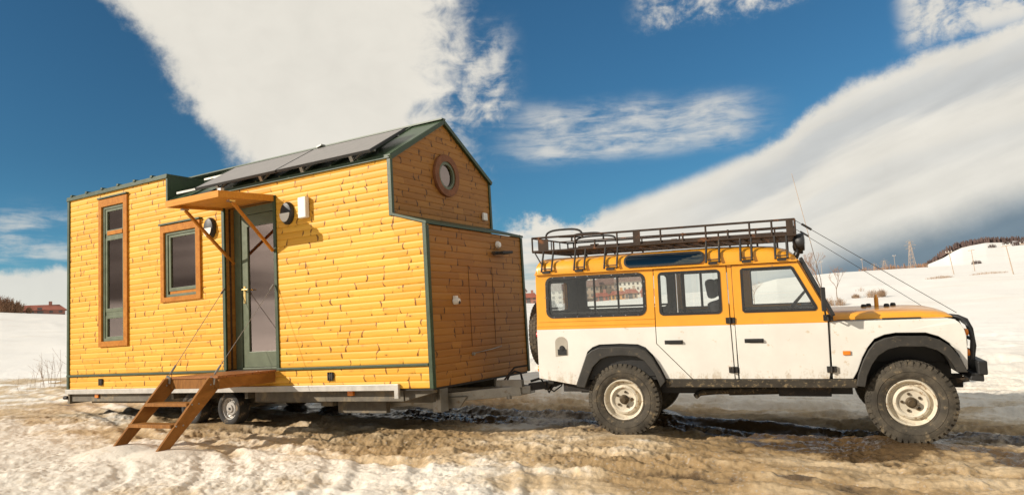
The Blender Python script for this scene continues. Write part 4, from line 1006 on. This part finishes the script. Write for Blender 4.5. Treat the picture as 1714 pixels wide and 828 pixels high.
# wheels -----------------------------------------------------------------------------------
def tyremesh(b, r=.403, w_=.20):
    h_ = w_ / 2
    b.lathe([(.215, -h_ + .035), (.235, -h_ + .015), (.275, -h_ + .002), (.325, -h_ - .004), (.362, -h_ + .006), (.386, -h_ + .022), (.393, -h_ + .04), (.393, h_ - .04), (.386, h_ - .022), (.362, h_ - .006), (.325, h_ + .004), (.275, h_ - .002), (.235, h_ - .015), (.215, h_ - .035)], 72, 'y')
    for sd in (-1, 1):
        for rq, yq in ((.362, h_ - .006), (.300, h_ + .002), (.232, h_ - .016)): b.lathe([(rq - .004, sd * (yq - .002)), (rq, sd * (yq + .004)), (rq + .004, sd * (yq - .002))], 72, 'y')
    n = 44
    for k in range(n):
        for row, (y0, y1, ph, rr) in enumerate(((-h_ + .012, -.045, 0, .4), (-.040, -.004, .5, .403), (.004, .040, 0, .403), (.045, h_ - .012, .5, .4))):
            a0 = 2 * math.pi * (k + ph) / n; a1 = a0 + 2 * math.pi * .70 / n
            vs = []
            for rad in (.385, rr - .002):
                for a in (a0, a1):
                    for y in (y0, y1):
                        rad2 = rad - (.006 if (abs(y) > .08 and rad > .39) else 0)
                        vs.append((rad2 * math.cos(a), y, rad2 * math.sin(a)))
            b.add(vs, [(0, 1, 3, 2), (4, 6, 7, 5), (0, 4, 5, 1), (2, 3, 7, 6), (0, 2, 6, 4), (1, 5, 7, 3)])
        # shoulder lugs down the sidewall
        for sd in (-1, 1):
            a0 = 2 * math.pi * (k + (0 if sd < 0 else .5)) / n; a1 = a0 + 2 * math.pi * .6 / n; vs = []
            for rad, yy in ((.352, h_ - .012), (.352, h_ + .0005), (.392, h_ - .03), (.392, h_ - .008)):
                for a in (a0, a1): vs.append((rad * math.cos(a), sd * yy, rad * math.sin(a)))
            b.add(vs, [(0, 1, 3, 2), (4, 6, 7, 5), (0, 4, 5, 1), (2, 3, 7, 6), (0, 2, 6, 4), (1, 5, 7, 3)])
def rimmesh(b):
    b.lathe([(.218, .075), (.224, -.072), (.214, -.083), (.203, -.078), (.196, -.05), (.186, -.030), (.165, -.028), (.155, -.060), (.135, -.068), (.122, -.062), (.112, -.048), (.085, -.042), (.0, -.040)], 56, 'y')
    for k in range(16):
        a = 2 * math.pi * k / 16
def hubmesh(b):
    b.lathe([(.052, -.040), (.050, -.060), (.040, -.068), (.036, -.105), (.028, -.112), (0, -.113)], 20, 'y')
    for k in range(5):
        a = 2 * math.pi * k / 5 + .4; c = (math.cos(a) * .083, 0, math.sin(a) * .083)
        b.lathe([(.014, -.040), (.014, -.058), (.009, -.064), (0, -.064)], 6, 'y', c)
def wheelat(name, loc, rot=(0, 0, 0), src=None):
    if src: o = clone(src, car)
    else:
        a = MB(); rimmesh(a); o = a.build(name, 'rim', None, smooth=35); o['_org'] = [0, 0, 0]; o.parent = car
        t = MB(); tyremesh(t); t = t.build('tyre', 'tyre_dirty', None, smooth=35); t.parent = o
        h = MB(); hubmesh(h); h = h.build('hub', 'hub', None, smooth=35); h.parent = o
    o.location = loc; o.rotation_euler = rot; return o
w0 = wheelat('wheel', (0, -.735, .403), (0, .3, 0))
wheelat('wheel', (2.794, -.745, .403), (0, 1.1, R(-3)), w0)
wheelat('wheel', (0, .735, .403), (0, 0, math.pi), w0); wheelat('wheel', (2.794, .735, .403), (0, 0, math.pi + R(-3)), w0)
spw = wheelat('spare_wheel', (-1.085, -.12, 1.10), (0, 0, R(90)), w0); spw.name = 'spare_wheel'
# underbody -----------------------------------------------------------------------------------
part('axle', 'dark', car, lambda b: [(b.tube([(x, -.62, .403), (x, .62, .403)], .045, 12), b.lathe([(0, -.13), (.1, -.09), (.14, 0), (.1, .09), (0, .13)], 14, 'x', (x, .12, .39))) for x in (0, 2.794)], smooth=45)
part('chassis_rail', 'dark', car, lambda b: (b.bar((-.9, -.40, .60), (3.3, -.40, .56), .08, .13), b.bar((-.9, .40, .60), (3.3, .40, .56), .08, .13), b.box(-.93, -.86, -.6, .6, .54, .64), b.box(.5, 1.6, -.3, .3, .42, .6), b.box(1.6, 2.1, -.72, -.45, .44, .56), b.box(-.7, -.2, -.75, -.5, .48, .6)), bevel=.008)
part('exhaust', 'sill', car, lambda b: (b.tube([(1.9, -.60, .50), (.95, -.62, .47), (.80, -.66, .46), (.76, -.70, .43)], .032, 10), b.tube([(1.8, -.60, .50), (1.1, -.62, .48)], .05, 12)), smooth=45)
part('leaf_spring', 'dark', car, sep=True, fn= lambda b: (b.bar((-.75, -.45, .50), (-.1, -.45, .42), .06, .03), b.bar((2.9, -.45, .52), (3.35, -.42, .58), .06, .05)), bevel=.004)
part('tow_bar', 'dark', car, lambda b: (b.bar((-.95, 0, .50), (-1.10, 0, .43), .07, .05), b.box(-1.0, -.95, -.25, .25, .46, .56), b.tube([(-1.10, 0, .42), (-1.12, 0, .50)], .025, 10), b.tube([(-.97, -.35, .52), (-1.03, -.36, .46), (-1.03, -.30, .40), (-.98, -.28, .47)], .012, 6)), smooth=45)
part('tow_cable', 'black', car, lambda b: b.tube([(-.96, .15, .56), (-1.0, .12, .42), (-1.08, .05, .36), (-1.15, 0, .42), (-1.22, -.02, .52)], .010, 6), smooth=60)
part('tow_eye', 'sill', car, lambda b: (b.bar((-.72, -.62, .50), (-.55, -.62, .535), .03, .03), b.tube([(-.60 + .03 * math.cos(a), -.62, .50 + .03 * math.sin(a)) for a in np.linspace(0, 2 * math.pi, 10, endpoint=False)], .009, 6, closed=True)), smooth=50)
part('tail_light', 'red', car, sep=True, fn= lambda b: [b.lathe([(0, -.03), (.035, -.025), (.04, 0)], 16, 'x', (-.957, s_ * .76, z)) for s_ in (-1, 1) for z in (1.13,)], smooth=50)
part('tail_indicator', 'amber', car, sep=True, fn= lambda b: [b.lathe([(0, -.03), (.035, -.025), (.04, 0)], 16, 'x', (-.957, s_ * .76, z)) for s_ in (-1, 1) for z in (.74,)], smooth=50)
# bumper and bull bar
part('bumper', 'black', car, lambda b: (b.box(3.35, 3.43, -.86, .86, .67, .80), b.plate([(3.28, .62), (3.40, .605), (3.40, .68), (3.30, .69)], [], lambda u, v, t: (u, -.84 + t, v), 1.68)), bevel=.012)
def bull(b):
    for y in (-.62, .62):
        b.tube([(3.36, y, .80), (3.38, y, .92), (3.365, y, 1.08), (3.33, y, 1.165), (3.27, y * .98, 1.195), (3.20, y * .9, 1.205)], .022, 10)
        b.tube([(3.33, y * 1.18, .80), (3.35, y * 1.18, 1.0), (3.32, y * 1.15, 1.13), (3.30, y, 1.16)], .018, 10)
    for z, x in ((1.16, 3.33), (.98, 3.375), (.86, 3.37)): b.tube([(x, -.62, z), (x, .62, z)], .018, 10)
    for y in (-.2, .2): b.tube([(3.37, y, .80), (3.375, y, 1.0), (3.33, y, 1.16)], .016, 10)
part('bull_bar', 'black', car, bull, smooth=50)
# mirrors and spotlights
for s_ in (-1, 1):
    part('mirror', 'black', car, lambda b: (b.box(2.055, 2.095, *sorted((s_ * .93, s_ * 1.07)), 1.31, 1.54), b.tube([(2.11, s_ * .83, 1.25), (2.085, s_ * .97, 1.27), (2.08, s_ * 1.0, 1.33)], .010, 6)), bevel=.015)
# roof rack ------------------------------------------------------------------------------------
rack = empty('roof_rack', (0, 0, 0), (0, 0, 0)); rack.parent = car
RY = .72; RX0, RX1 = -1.0, 1.865
ZFl, ZTp = 2.085, 2.245
tr = .012
def railf(b):
    b.tube([(RX0, -RY, ZTp), (RX1, -RY, ZTp), (RX1, RY, ZTp), (RX0, RY, ZTp)], tr, 8, closed=True)
    b.tube([(RX0 + .3, -RY, ZTp - .065), (RX1, -RY, ZTp - .075)], .007, 6); b.tube([(RX0, RY, ZTp - .07), (RX1, RY, ZTp - .07)], .007, 6); b.tube([(RX1, -RY, ZTp - .07), (RX1, RY, ZTp - .07)], .007, 6)
    for y in (-RY, RY):
        for x in (RX0, -.92, -.74, -.48, -.25, .008, .25, .492, .73, .973, 1.2, 1.42, 1.64, RX1):
            b.tube([(x, y, ZFl), (x, y, ZTp if x in (RX0, -.48, .008, .492, .973, 1.42, RX1, -.92, 1.64) else ZTp - .06)], .011, 6)
    for x in (RX0, RX1):
        for y in (-.36, 0, .36): b.tube([(x, y, ZFl), (x, y, ZTp)], .008, 6)
part('rail', 'rust', rack, railf, smooth=50)
def floorf(b):
    b.tube([(RX0, -RY, ZFl), (RX1, -RY, ZFl), (RX1, RY, ZFl), (RX0, RY, ZFl)], .014, 8, closed=True)
    x = RX0 + .12
    while x < RX1: b.bar((x, -RY, ZFl), (x, RY, ZFl), .03, .02); x += .16
    for y in np.linspace(-RY + .12, RY - .12, 9): b.bar((RX0, y, ZFl + .012), (RX1, y, ZFl + .012), .035, .008)
    b.bar((-.45, -RY + .03, ZFl + .01), (RX1, -RY + .03, ZFl + .01), .05, .05)
    b.box(.22, 1.75, -.6, -.2, ZFl + .016, ZFl + .045)
part('floor', 'rust', rack, floorf, smooth=50)
part('plate', 'rust', rack, sep=True, fn= lambda b: (b.box(.19, .27, -RY - .014, -RY - .008, ZFl, ZTp + .005), b.box(1.78, 1.85, -RY - .012, -RY - .006, ZFl - .01, ZTp), b.box(.45, .52, .3, .31, ZFl, ZTp - .06), b.box(-.92, -.80, -RY - .01, -RY - .006, ZFl + .01, ZTp - .02), b.box(-.55, -.44, .2, .21, ZFl, ZTp - .06)))
for s_ in (-1, 1):
    for xa, xb in ((-.865, -.745), (-.478, -.36), (-.13, .012), (.972, 1.105), (1.32, 1.43), (1.66, 1.775)):
        def leg(b):
            for x in (xa, xb): b.tube([(x, s_ * RY, ZFl), (x, s_ * .80, 1.93), (x, s_ * .838, 1.845)], .0125, 6)
            b.bar((xa, s_ * .83, 1.875), (xb, s_ * .83, 1.875), .014, .012); b.box((xa + xb) / 2 - .045, (xa + xb) / 2 + .045, *sorted((s_ * .825, s_ * .86)), 1.825, 1.85)
        part('leg', 'dark', rack, leg, smooth=50)
part('strut', 'dark', rack, sep=True, fn= lambda b: [b.tube([(RX0 + .02, s_ * RY, ZFl), (-.87, s_ * .80, 1.93)], .009, 6) for s_ in (-1, 1)], smooth=50)
def hoop(b, x0, x1, y, h):
    n = 16; b.tube([(x0, y, ZTp - .03)] + [((x0 + x1) / 2 - (x1 - x0) / 2 * math.cos(a) * (abs(math.cos(a)) ** -.35 if abs(math.cos(a)) > .01 else 1), y + .0, ZTp + h * math.sin(a) ** .7) for a in np.linspace(.05, math.pi - .05, n)] + [(x1, y, ZTp - .03)], .012, 8)
part('hoop', 'dark', rack, lambda b: hoop(b, -.86, -.42, -.62, .085), smooth=50); part('hoop', 'dark', rack, lambda b: hoop(b, -.80, -.28, .45, .055), smooth=50)
part('hoop', 'dark', rack, lambda b: (hoop(b, -.70, -.30, -.1, .06), b.tube([(-.7, -.62, ZTp), (-.62, .45, ZTp + .05)], .009, 6)), smooth=50)
def spot(y):
    def f(b):
        b.lathe([(.0, -.07), (.05, -.06), (.085, -.02), (.092, .02), (.09, .045), (.0, .047)], 20, 'x', (1.90, y, 2.01)); b.bar((1.87, y, 2.075), (1.87, y, 1.89), .02, .02)
        b.tube([(1.87, y, 1.90), (1.85, y, 1.86)], .03, 8)
    o = part('spotlight', 'black', rack, f, smooth=45)
    part('lens', 'lens', o, lambda b: b.lathe([(0, .054), (.085, .049)], 20, 'x', (1.90, y, 2.01)))
spot(-.62); spot(.62)
for y0, y1, p1 in ((-RY, -.60, (3.262, 1.235)), (RY, .60, (3.17, 1.235))):
    part('cable', 'dark', rack, lambda b: (b.tube([(RX1, y0, ZTp - .01), (p1[0], y1, p1[1])], .003, 6), b.tube([(1.93, y0 + (y1 - y0) * .05, ZTp - .055), (2.02, y0 + (y1 - y0) * .12, ZTp - .12)], .012, 6)))
part('antenna', 'pole_tan', car, lambda b: b.tube([(2.13, .70, 1.22), (2.12, .70, 1.6), (1.88, .70, 2.90)], [.008, .004, .0025], 6))

# ================================================================== BACKGROUND
def at(az_, r): return CAM.x + r * math.sin(R(az_)), CAM.y + r * math.cos(R(az_))
M['bldg'] = [mat('render_%d' % i, c, .8, 0, .05, .3) for i, c in enumerate(((.66, .60, .50), (.42, .31, .23), (.72, .66, .56), (.62, .34, .14), (.42, .20, .15)))]
M['roofs'] = [mat('tiles_%d' % i, c, .8, 0, .15, .5) for i, c in enumerate(((.20, .115, .09), (.17, .11, .095), (.33, .10, .06)))]
M['wind'] = mat('dark_window', (.15, .13, .12), .3, 0, .1, 1)
M['bark'] = mat('pale_bark', (.20, .13, .08), .9, 0, .2, 5)
M['twig'] = mat('bare_twigs', (.30, .17, .10), .9, 0, .2, 5)
M['drytwig'] = mat('dry_bush', (.36, .24, .15), .9, 0, .2, 3)
M['pole'] = mat('weathered_pole', (.46, .35, .26), .8, 0, .2, 3)
M['forest'] = mat('brown_winter_forest', (.10, .065, .055), .95, 0, .35, .05)

def building(az_, r, w_, d_, h_, roofh, wall, rf_, label, rows=3, cols=6, base=0.0, turn=0.0, grp='houses of the far village', cat='house', name='house'):
    x, y = at(az_, r); z = g1(x, y) - .4 + base; root = empty(name, (x, y, z), (0, 0, 0)); root.rotation_euler.z = R(-az_ + turn)
    tag(root, label, cat, grp)
    a = MB(); a.box(-w_ / 2, w_ / 2, -d_ / 2, d_ / 2, 0, h_)
    wl = a.build('wall', M['bldg'][wall], root)
    for i in range(rows):
        for j in range(cols):
            b = MB(); cx_ = -w_ / 2 + (j + .5) * w_ / cols; cz = h_ * (i + .55) / rows; ww, wh = w_ / cols * .2, h_ / rows * .24
            b.box(cx_ - ww, cx_ + ww, -d_ / 2 - .06, -d_ / 2 + .02, cz - wh, cz + wh); b.build('window', M['wind'], root)
    c = MB(); o_ = .5
    if turn < 30: c.add([(-w_ / 2 - o_, -d_ / 2 - o_, h_ - .1), (w_ / 2 + o_, -d_ / 2 - o_, h_ - .1), (w_ / 2 + o_, d_ / 2 + o_, h_ - .1), (-w_ / 2 - o_, d_ / 2 + o_, h_ - .1), (-w_ / 2 + w_ * .12, 0, h_ + roofh), (w_ / 2 - w_ * .12, 0, h_ + roofh)], [(0, 1, 5, 4), (1, 2, 5), (2, 3, 4, 5), (3, 0, 4), (0, 3, 2, 1)])
    rr_ = c.build('roof', M['roofs'][rf_], root)
    d = MB(); d.box(w_ * .15, w_ * .15 + .9, -.4, .5, h_ + roofh * .3, h_ + roofh + 1.0); d.build('chimney', M['bldg'][wall], rr_)
    e = MB(); e.box(-w_ * .04 - .6, -w_ * .04 + .6, -d_ / 2 - .09, -d_ / 2, 0, 2.1); e.build('door', M['wind'], root)
VIL = [(-29.6, 300, 13, 9, 7.0, 3.0, 2, 1, 'white three storey block rising behind the gap between house and car', 3, 5),
       (-28.3, 262, 8, 7, 3.0, 2.4, 4, 2, 'low red house in the gap between timber house and car', 2, 3),
       (-26.35, 275, 8, 8, 6.0, 3.2, 2, 1, 'white gabled house, leftmost through the rear car window', 3, 3),
       (-25.2, 290, 9, 8, 6.8, 2.8, 1, 0, 'tan house just right of the white gabled house', 3, 4),
       (-25.0, 255, 6, 5, 2.6, 1.6, 3, 2, 'small orange house low in front of the tan house', 1, 3),
       (-23.7, 285, 11, 8, 7.4, 2.6, 1, 0, 'brown apartment house left of the centre window bar', 3, 5),
       (-22.2, 290, 10, 8, 8.0, 2.6, 1, 0, 'tallest brown apartment house in the middle of the village', 3, 5),
       (-22.6, 252, 7, 5, 2.6, 1.8, 4, 2, 'low dark red house in front of the brown apartments', 1, 3),
       (-21.3, 250, 7, 5, 2.8, 1.8, 3, 2, 'orange house with red roof beside the second window bar', 1, 3),
       (-20.4, 290, 13, 8, 8.4, 2.4, 2, 0, 'long cream apartment block, rightmost of the village', 4, 7),
       (-20.3, 248, 6, 5, 3.0, 2.0, 1, 2, 'small tan house with red roof below the cream block', 1, 3),
       (-19.0, 280, 6, 5, 3.0, 1.8, 4, 2, 'red roofed house at the right end of the village', 1, 3)]
for v_ in VIL:
    v_ = list(v_)
    if v_[1] < 265: v_[2] *= .7; v_[4] *= .75; v_[5] *= .7; v_[1] -= 4
    else: v_[2] *= .9; v_[4] *= .95
    building(*v_)
building(-62.6, 262, 12, 7, 1.4, 1.7, 4, 2, 'long low building with a red brown roof on the left skyline', 1, 5, grp=None, cat='building', name='farm_building')

def bare_tree(az_, r, h_, label, spread=.5, depth=5, seed=0, group=None, lean=0.0, mt='twig', name='bare_tree', cat='tree', sink=.1, tw=1.0):
    rs = random.Random(seed); x, y = at(az_, r); z = g1(x, y) - sink; root = empty(name, (x, y, z), (0, 0, 0)); tag(root, label, cat, group)
    t, c = MB(), MB()
    def grow(p, d, l, rad, k):
        q = p + d * l; m_ = (p + q) / 2 + Vector((rs.uniform(-1, 1), rs.uniform(-1, 1), 0)) * l * .06
        (t if k <= 1 else c).tube([p, m_, q], [rad, rad * .85, rad * .7], 5 if k < 2 else 3, cap=False)
        if k >= depth: return
        for i in range(rs.choice((2, 3, 3)) if k else 3):
            nd = (d + Vector((rs.uniform(-1, 1), rs.uniform(-1, 1), rs.uniform(-.2, .6))) * spread).normalized(); grow(q if i else m_.lerp(q, .8), nd, l * rs.uniform(.6, .8), rad * .62, k + 1)
    grow(Vector((0, 0, 0)), Vector((lean, 0, 1)).normalized(), h_ * .28, h_ * .022 * tw, 0)
    t.build('trunk', 'bark', root, smooth=60, fixn=False); c.build('crown', mt, root, fixn=False)
def bush(az_, r, w_, h_, label, seed=0, group=None, n=160, mt='drytwig', th=1.0):
    rs = random.Random(seed); x, y = at(az_, r); z = g1(x, y) - .05; b = MB()
    for i in range(n):
        a = rs.uniform(0, 2 * math.pi); rr_ = w_ / 2 * math.sqrt(rs.random()); p = Vector((rr_ * math.cos(a), rr_ * math.sin(a) * .6, 0)); hh = h_ * rs.uniform(.4, 1) * (1 - (rr_ / w_ * 2) ** 2 * .6)
        q = p + Vector((rs.uniform(-.2, .2) * h_, rs.uniform(-.2, .2) * h_, hh)); b.tube([p, p.lerp(q, .5) + Vector((rs.uniform(-.05, .05), 0, 0)) * h_, q], [h_ * .012 * th, h_ * .01 * th, h_ * .005 * th], 3, cap=False)
        for k in range(2):
            m_ = p.lerp(q, rs.uniform(.4, .8)); b.tube([m_, m_ + Vector((rs.uniform(-.25, .25), rs.uniform(-.2, .2), rs.uniform(.05, .3))) * h_], h_ * .006 * th, 3, cap=False)
    o = b.build('bush', mt, None, fixn=False); o.location = (x, y, z); tag(o, label, 'bush', group)
# shrubs and trees on the field right of the car
bare_tree(-6.45, 60, 4.5, 'bare shrub tree just behind the windscreen pillar', .6, 6, 3, lean=-.1, tw=.6)
bare_tree(-5.5, 62, 3.2, 'smaller bare shrub tree right of the windscreen', .9, 5, 4, tw=.5)
bare_tree(-11.2, 70, 3.4, 'bare brown shrub tree seen through the front door window', .9, 6, 8, tw=.5)
bush(-5.9, 56, 1.8, .8, 'dry brown bush below the bare shrub tree behind the bonnet', 1)
bush(-6.8, 57, 1.4, .6, 'low dark brown bush at the foot of the windscreen', 2)
bush(-4.3, 62, .6, .5, 'small dry bush between two wider bushes above the bonnet', 3)
bush(-3.1, 62, 1.25, .85, 'widest dry bush standing alone on the snow above the bonnet', 4, n=150, th=.7)
bush(-2.65, 63, .5, .75, 'thin dry bush touching the widest bush on its right', 5)
bush(-4.0, 90, 1.0, .7, 'sparse twig tuft higher up the snowy slope', 6, n=20)
bush(1.0, 120, 3.6, .55, 'flat strip of dry weeds on the snow under the pylons', 7, n=260, th=1.5)
bush(3.8, 130, 5.0, .5, 'long flat strip of dry weeds left of the right image edge', 8, n=260, th=1.5)
bush(-61.9, 24, 2.0, 1.3, 'thin dry weeds sticking out of the snow bank at left', 9, n=13, th=.35)
bush(-63.2, 23, 1.4, .8, 'lower dry weeds left of the thin weeds on the snow bank', 10, n=7, th=.35)
# skyline trees left
for i, (a_, h_, lb) in enumerate(((-64.9, 5.5, 'bushy bare tree cut by the left image edge'), (-64.4, 5.2, 'second bare bushy tree from the left edge'), (-63.9, 4.2, 'third bare bushy tree from the left, lower'), (-63.3, 2.5, 'small dark tree beside the red brown roof'))):
    bush(a_, 255, 3.6 if i < 3 else 1.6, h_, lb, 20 + i, 'bare trees on the left skyline', 200, 'twig', 1.4)
# power line poles and pylons
def pole(az_, r, h_, label, kind='utility_pole', lean=0.0, arms=1, group='wooden poles across the snowy hillside'):
    x, y = at(az_, r); z = g1(x, y) - .3; o = empty(kind, (x, y, z), (0, 0, 0)); o.rotation_euler = (0, R(lean), R(-az_)); tag(o, label, 'pole', group)
    a = MB(); a.tube([(0, 0, 0), (0, 0, h_)], [.075, .055], 8); a.build('post', 'pole', o, smooth=60)
    for k in range(arms):
        b = MB(); zz = h_ * (.97 - .08 * k); b.box(-.55, .55, -.05, .05, zz - .05, zz + .05); b.build('crossarm', 'pole', o)
        c = MB(); [c.lathe([(.0, .0), (.06, .02), (.05, .2), (0, .22)], 8, 'z', (q, 0, zz + .07)) for q in (-.45, 0, .45)]; c.build('insulator', 'white_plastic', o)
def pylon(az_, r, h_, label, w_=1.4):
    x, y = at(az_, r); z = g1(x, y) - 1; o = empty('pylon', (x, y, z), (0, 0, 0)); o.rotation_euler.z = R(-az_ + 20); tag(o, label, 'pylon', 'lattice pylons on the skyline')
    a = MB(); t_ = .013 * h_ ** .6
    def c(i, k): s1, s2 = ((-1, -1), (1, -1), (1, 1), (-1, 1))[i]; q = w_ * (1 - k * .85); return Vector((s1 * q, s2 * q, h_ * k))
    for i in range(4):
        a.tube([c(i, 0), c(i, 1)], t_, 4)
        for k in range(8): a.tube([c(i, k / 8), c((i + 1) % 4, (k + 1) / 8)], t_ * .6, 3); a.tube([c((i + 1) % 4, k / 8), c(i, (k + 1) / 8)], t_ * .6, 3)
    a.build('lattice', 'pole', o, fixn=False)
    for k, L_ in ((.97, 1.2), (.86, 1.8), (.75, 1.4)):
        b = MB(); b.tube([(-L_, 0, h_ * k), (0, 0, h_ * k + .8), (L_, 0, h_ * k)], t_ * .7, 4); b.tube([(-L_, 0, h_ * k), (L_, 0, h_ * k)], t_ * .7, 4); b.build('arm', 'pole', o, fixn=False)
pylon(-.55, 262, 9.6, 'tallest lattice pylon on the skyline left of the hill', 1.0)
pylon(-2.25, 300, 6.0, 'small pylon left of the tallest one')
pylon(-2.9, 320, 6.6, 'second small pylon left of the tallest one', .8)
for i, (a_, r_, h_, ln, lb) in enumerate(((1.85, 150, 4.4, -5, 'leaning pole nearest the pylons on the slope'), (3.05, 170, 4.6, -2, 'pole in the middle of the snowy slope'), (5.15, 120, 4.4, -6, 'leaning pole, second from the right image edge'), (6.15, 112, 4.6, -5, 'leaning pole closest to the right image edge'), (-3.65, 290, 6.2, 0, 'thin pole on the skyline, leftmost of the group'), (-1.6, 280, 5.8, 0, 'thin pole just left of the tallest pylon'), (-6.35, 260, 4.5, 0, 'short pole on the skyline behind the bare shrub'))):
    pole(a_, r_, h_, lb, lean=ln)
# brown thicket at the foot of the hill, trees on the hill
def thick(name, pts, label, n, hh, seed, mt='forest', kind='stuff'):
    rs = random.Random(seed); b = MB()
    for i in range(n):
        t = rs.random() * (len(pts) - 1); k = int(t); f = t - k; a_ = pts[k][0] * (1 - f) + pts[k + 1][0] * f; r_ = pts[k][1] * (1 - f) + pts[k + 1][1] * f + rs.uniform(-15, 15)
        x, y = at(a_, r_); z = g1(x, y) - .5; h_ = hh * rs.uniform(.5, 1)
        for q in range(5): 
            d = Vector((rs.uniform(-.35, .35), rs.uniform(-.35, .35), 1)).normalized(); b.tube([(x, y, z), tuple(Vector((x, y, z)) + d * h_)], [h_ * .05, h_ * .018], 3, cap=False)
    o = b.build(name, mt, None, fixn=False); tag(o, label, 'thicket', kind=kind)
thick('thicket', [(-3.9, 275), (-2.6, 275), (-1.5, 275), (-.3, 275), (.4, 280)], 'hazy brown thicket along the skyline below the pylons', 90, 2.6, 5, 'twig')
# dark wooded ridge behind the snowy hill
def ridge():
    az_ = np.linspace(-.6, 20, 400); e = np.interp(az_, [-.6, .08, .7, 1.24, 1.7, 2.16, 2.8, 3.54, 4.6, 5.93, 9, 14, 20], [1.5, 2.2, 2.62, 3.02, 3.3, 3.48, 3.56, 3.66, 3.58, 3.46, 3.6, 3.0, 1.5])
    b = MB(); vs = []; rr0, rr1 = 940, 1000
    for a_, ee in zip(az_, e):
        jag = random.uniform(-.05, .06)
        for r_, k in ((860, .35), (900, .8), (rr0, 1.0), (rr1, 1.0), (1100, .3)):
            x, y = at(a_, r_); h_ = CAM.z + r_ * math.tan(R((ee + jag) * k)) - (4 if k < 1 else random.uniform(0, 1.5)); vs.append((x + random.uniform(-1, 1), y, h_))
    n_ = 5; b.add(vs, [(i * n_ + j, i * n_ + j + 1, (i + 1) * n_ + j + 1, (i + 1) * n_ + j) for i in range(len(az_) - 1) for j in range(n_ - 1)])
    o = b.build('wooded_ridge', 'forest', None); tag(o, 'dark brown wooded ridge behind the snowy hill', kind='structure')
ridge()
def wood_on_ridge():
    rs = random.Random(4); b = MB()
    for i in range(900):
        a_ = rs.uniform(-.1, 8); e = float(np.interp(a_, [-.6, .08, .7, 1.24, 1.7, 2.16, 2.8, 3.54, 4.6, 5.93, 9], [1.5, 2.2, 2.62, 3.02, 3.3, 3.48, 3.56, 3.66, 3.58, 3.46, 3.6])); r_ = 945
        x, y = at(a_, r_ + rs.uniform(-30, 0)); z = CAM.z + r_ * math.tan(R(e)) - 5; h_ = rs.uniform(4, 8)
        b.tube([(x, y, z), (x + rs.uniform(-.8, .8), y, z + h_)], [1.6, .25], 4, cap=False)
    o = b.build('forest', 'forest', None, fixn=False); tag(o, 'dark leafless forest along the ridge behind the hill', 'forest', kind='stuff')
wood_on_ridge()
for i, (a_, r_, h_, lb) in enumerate(((3.55, 690, 5.0, 'dark shrub at the crest of the snowy hill, leftmost'), (5.6, 560, 4.5, 'dark shrub pair near the right edge of the hill'), (5.05, 600, 4.0, 'dark shrub on the hill left of the pair'), (4.2, 560, 3.0, 'flat dark shrub halfway up the hill'), (3.2, 420, 2.6, 'low dark shrub lower on the hill'), (5.9, 590, 4.5, 'dark shrub closest to the right edge on the hill'))):
    bush(a_, r_, h_ * 1.6, h_, lb, 40 + i, 'shrubs dotted over the snowy hill', 60, 'forest', 2.5)

for o in bpy.data.objects:
    if '_org' in o.keys(): del o['_org']
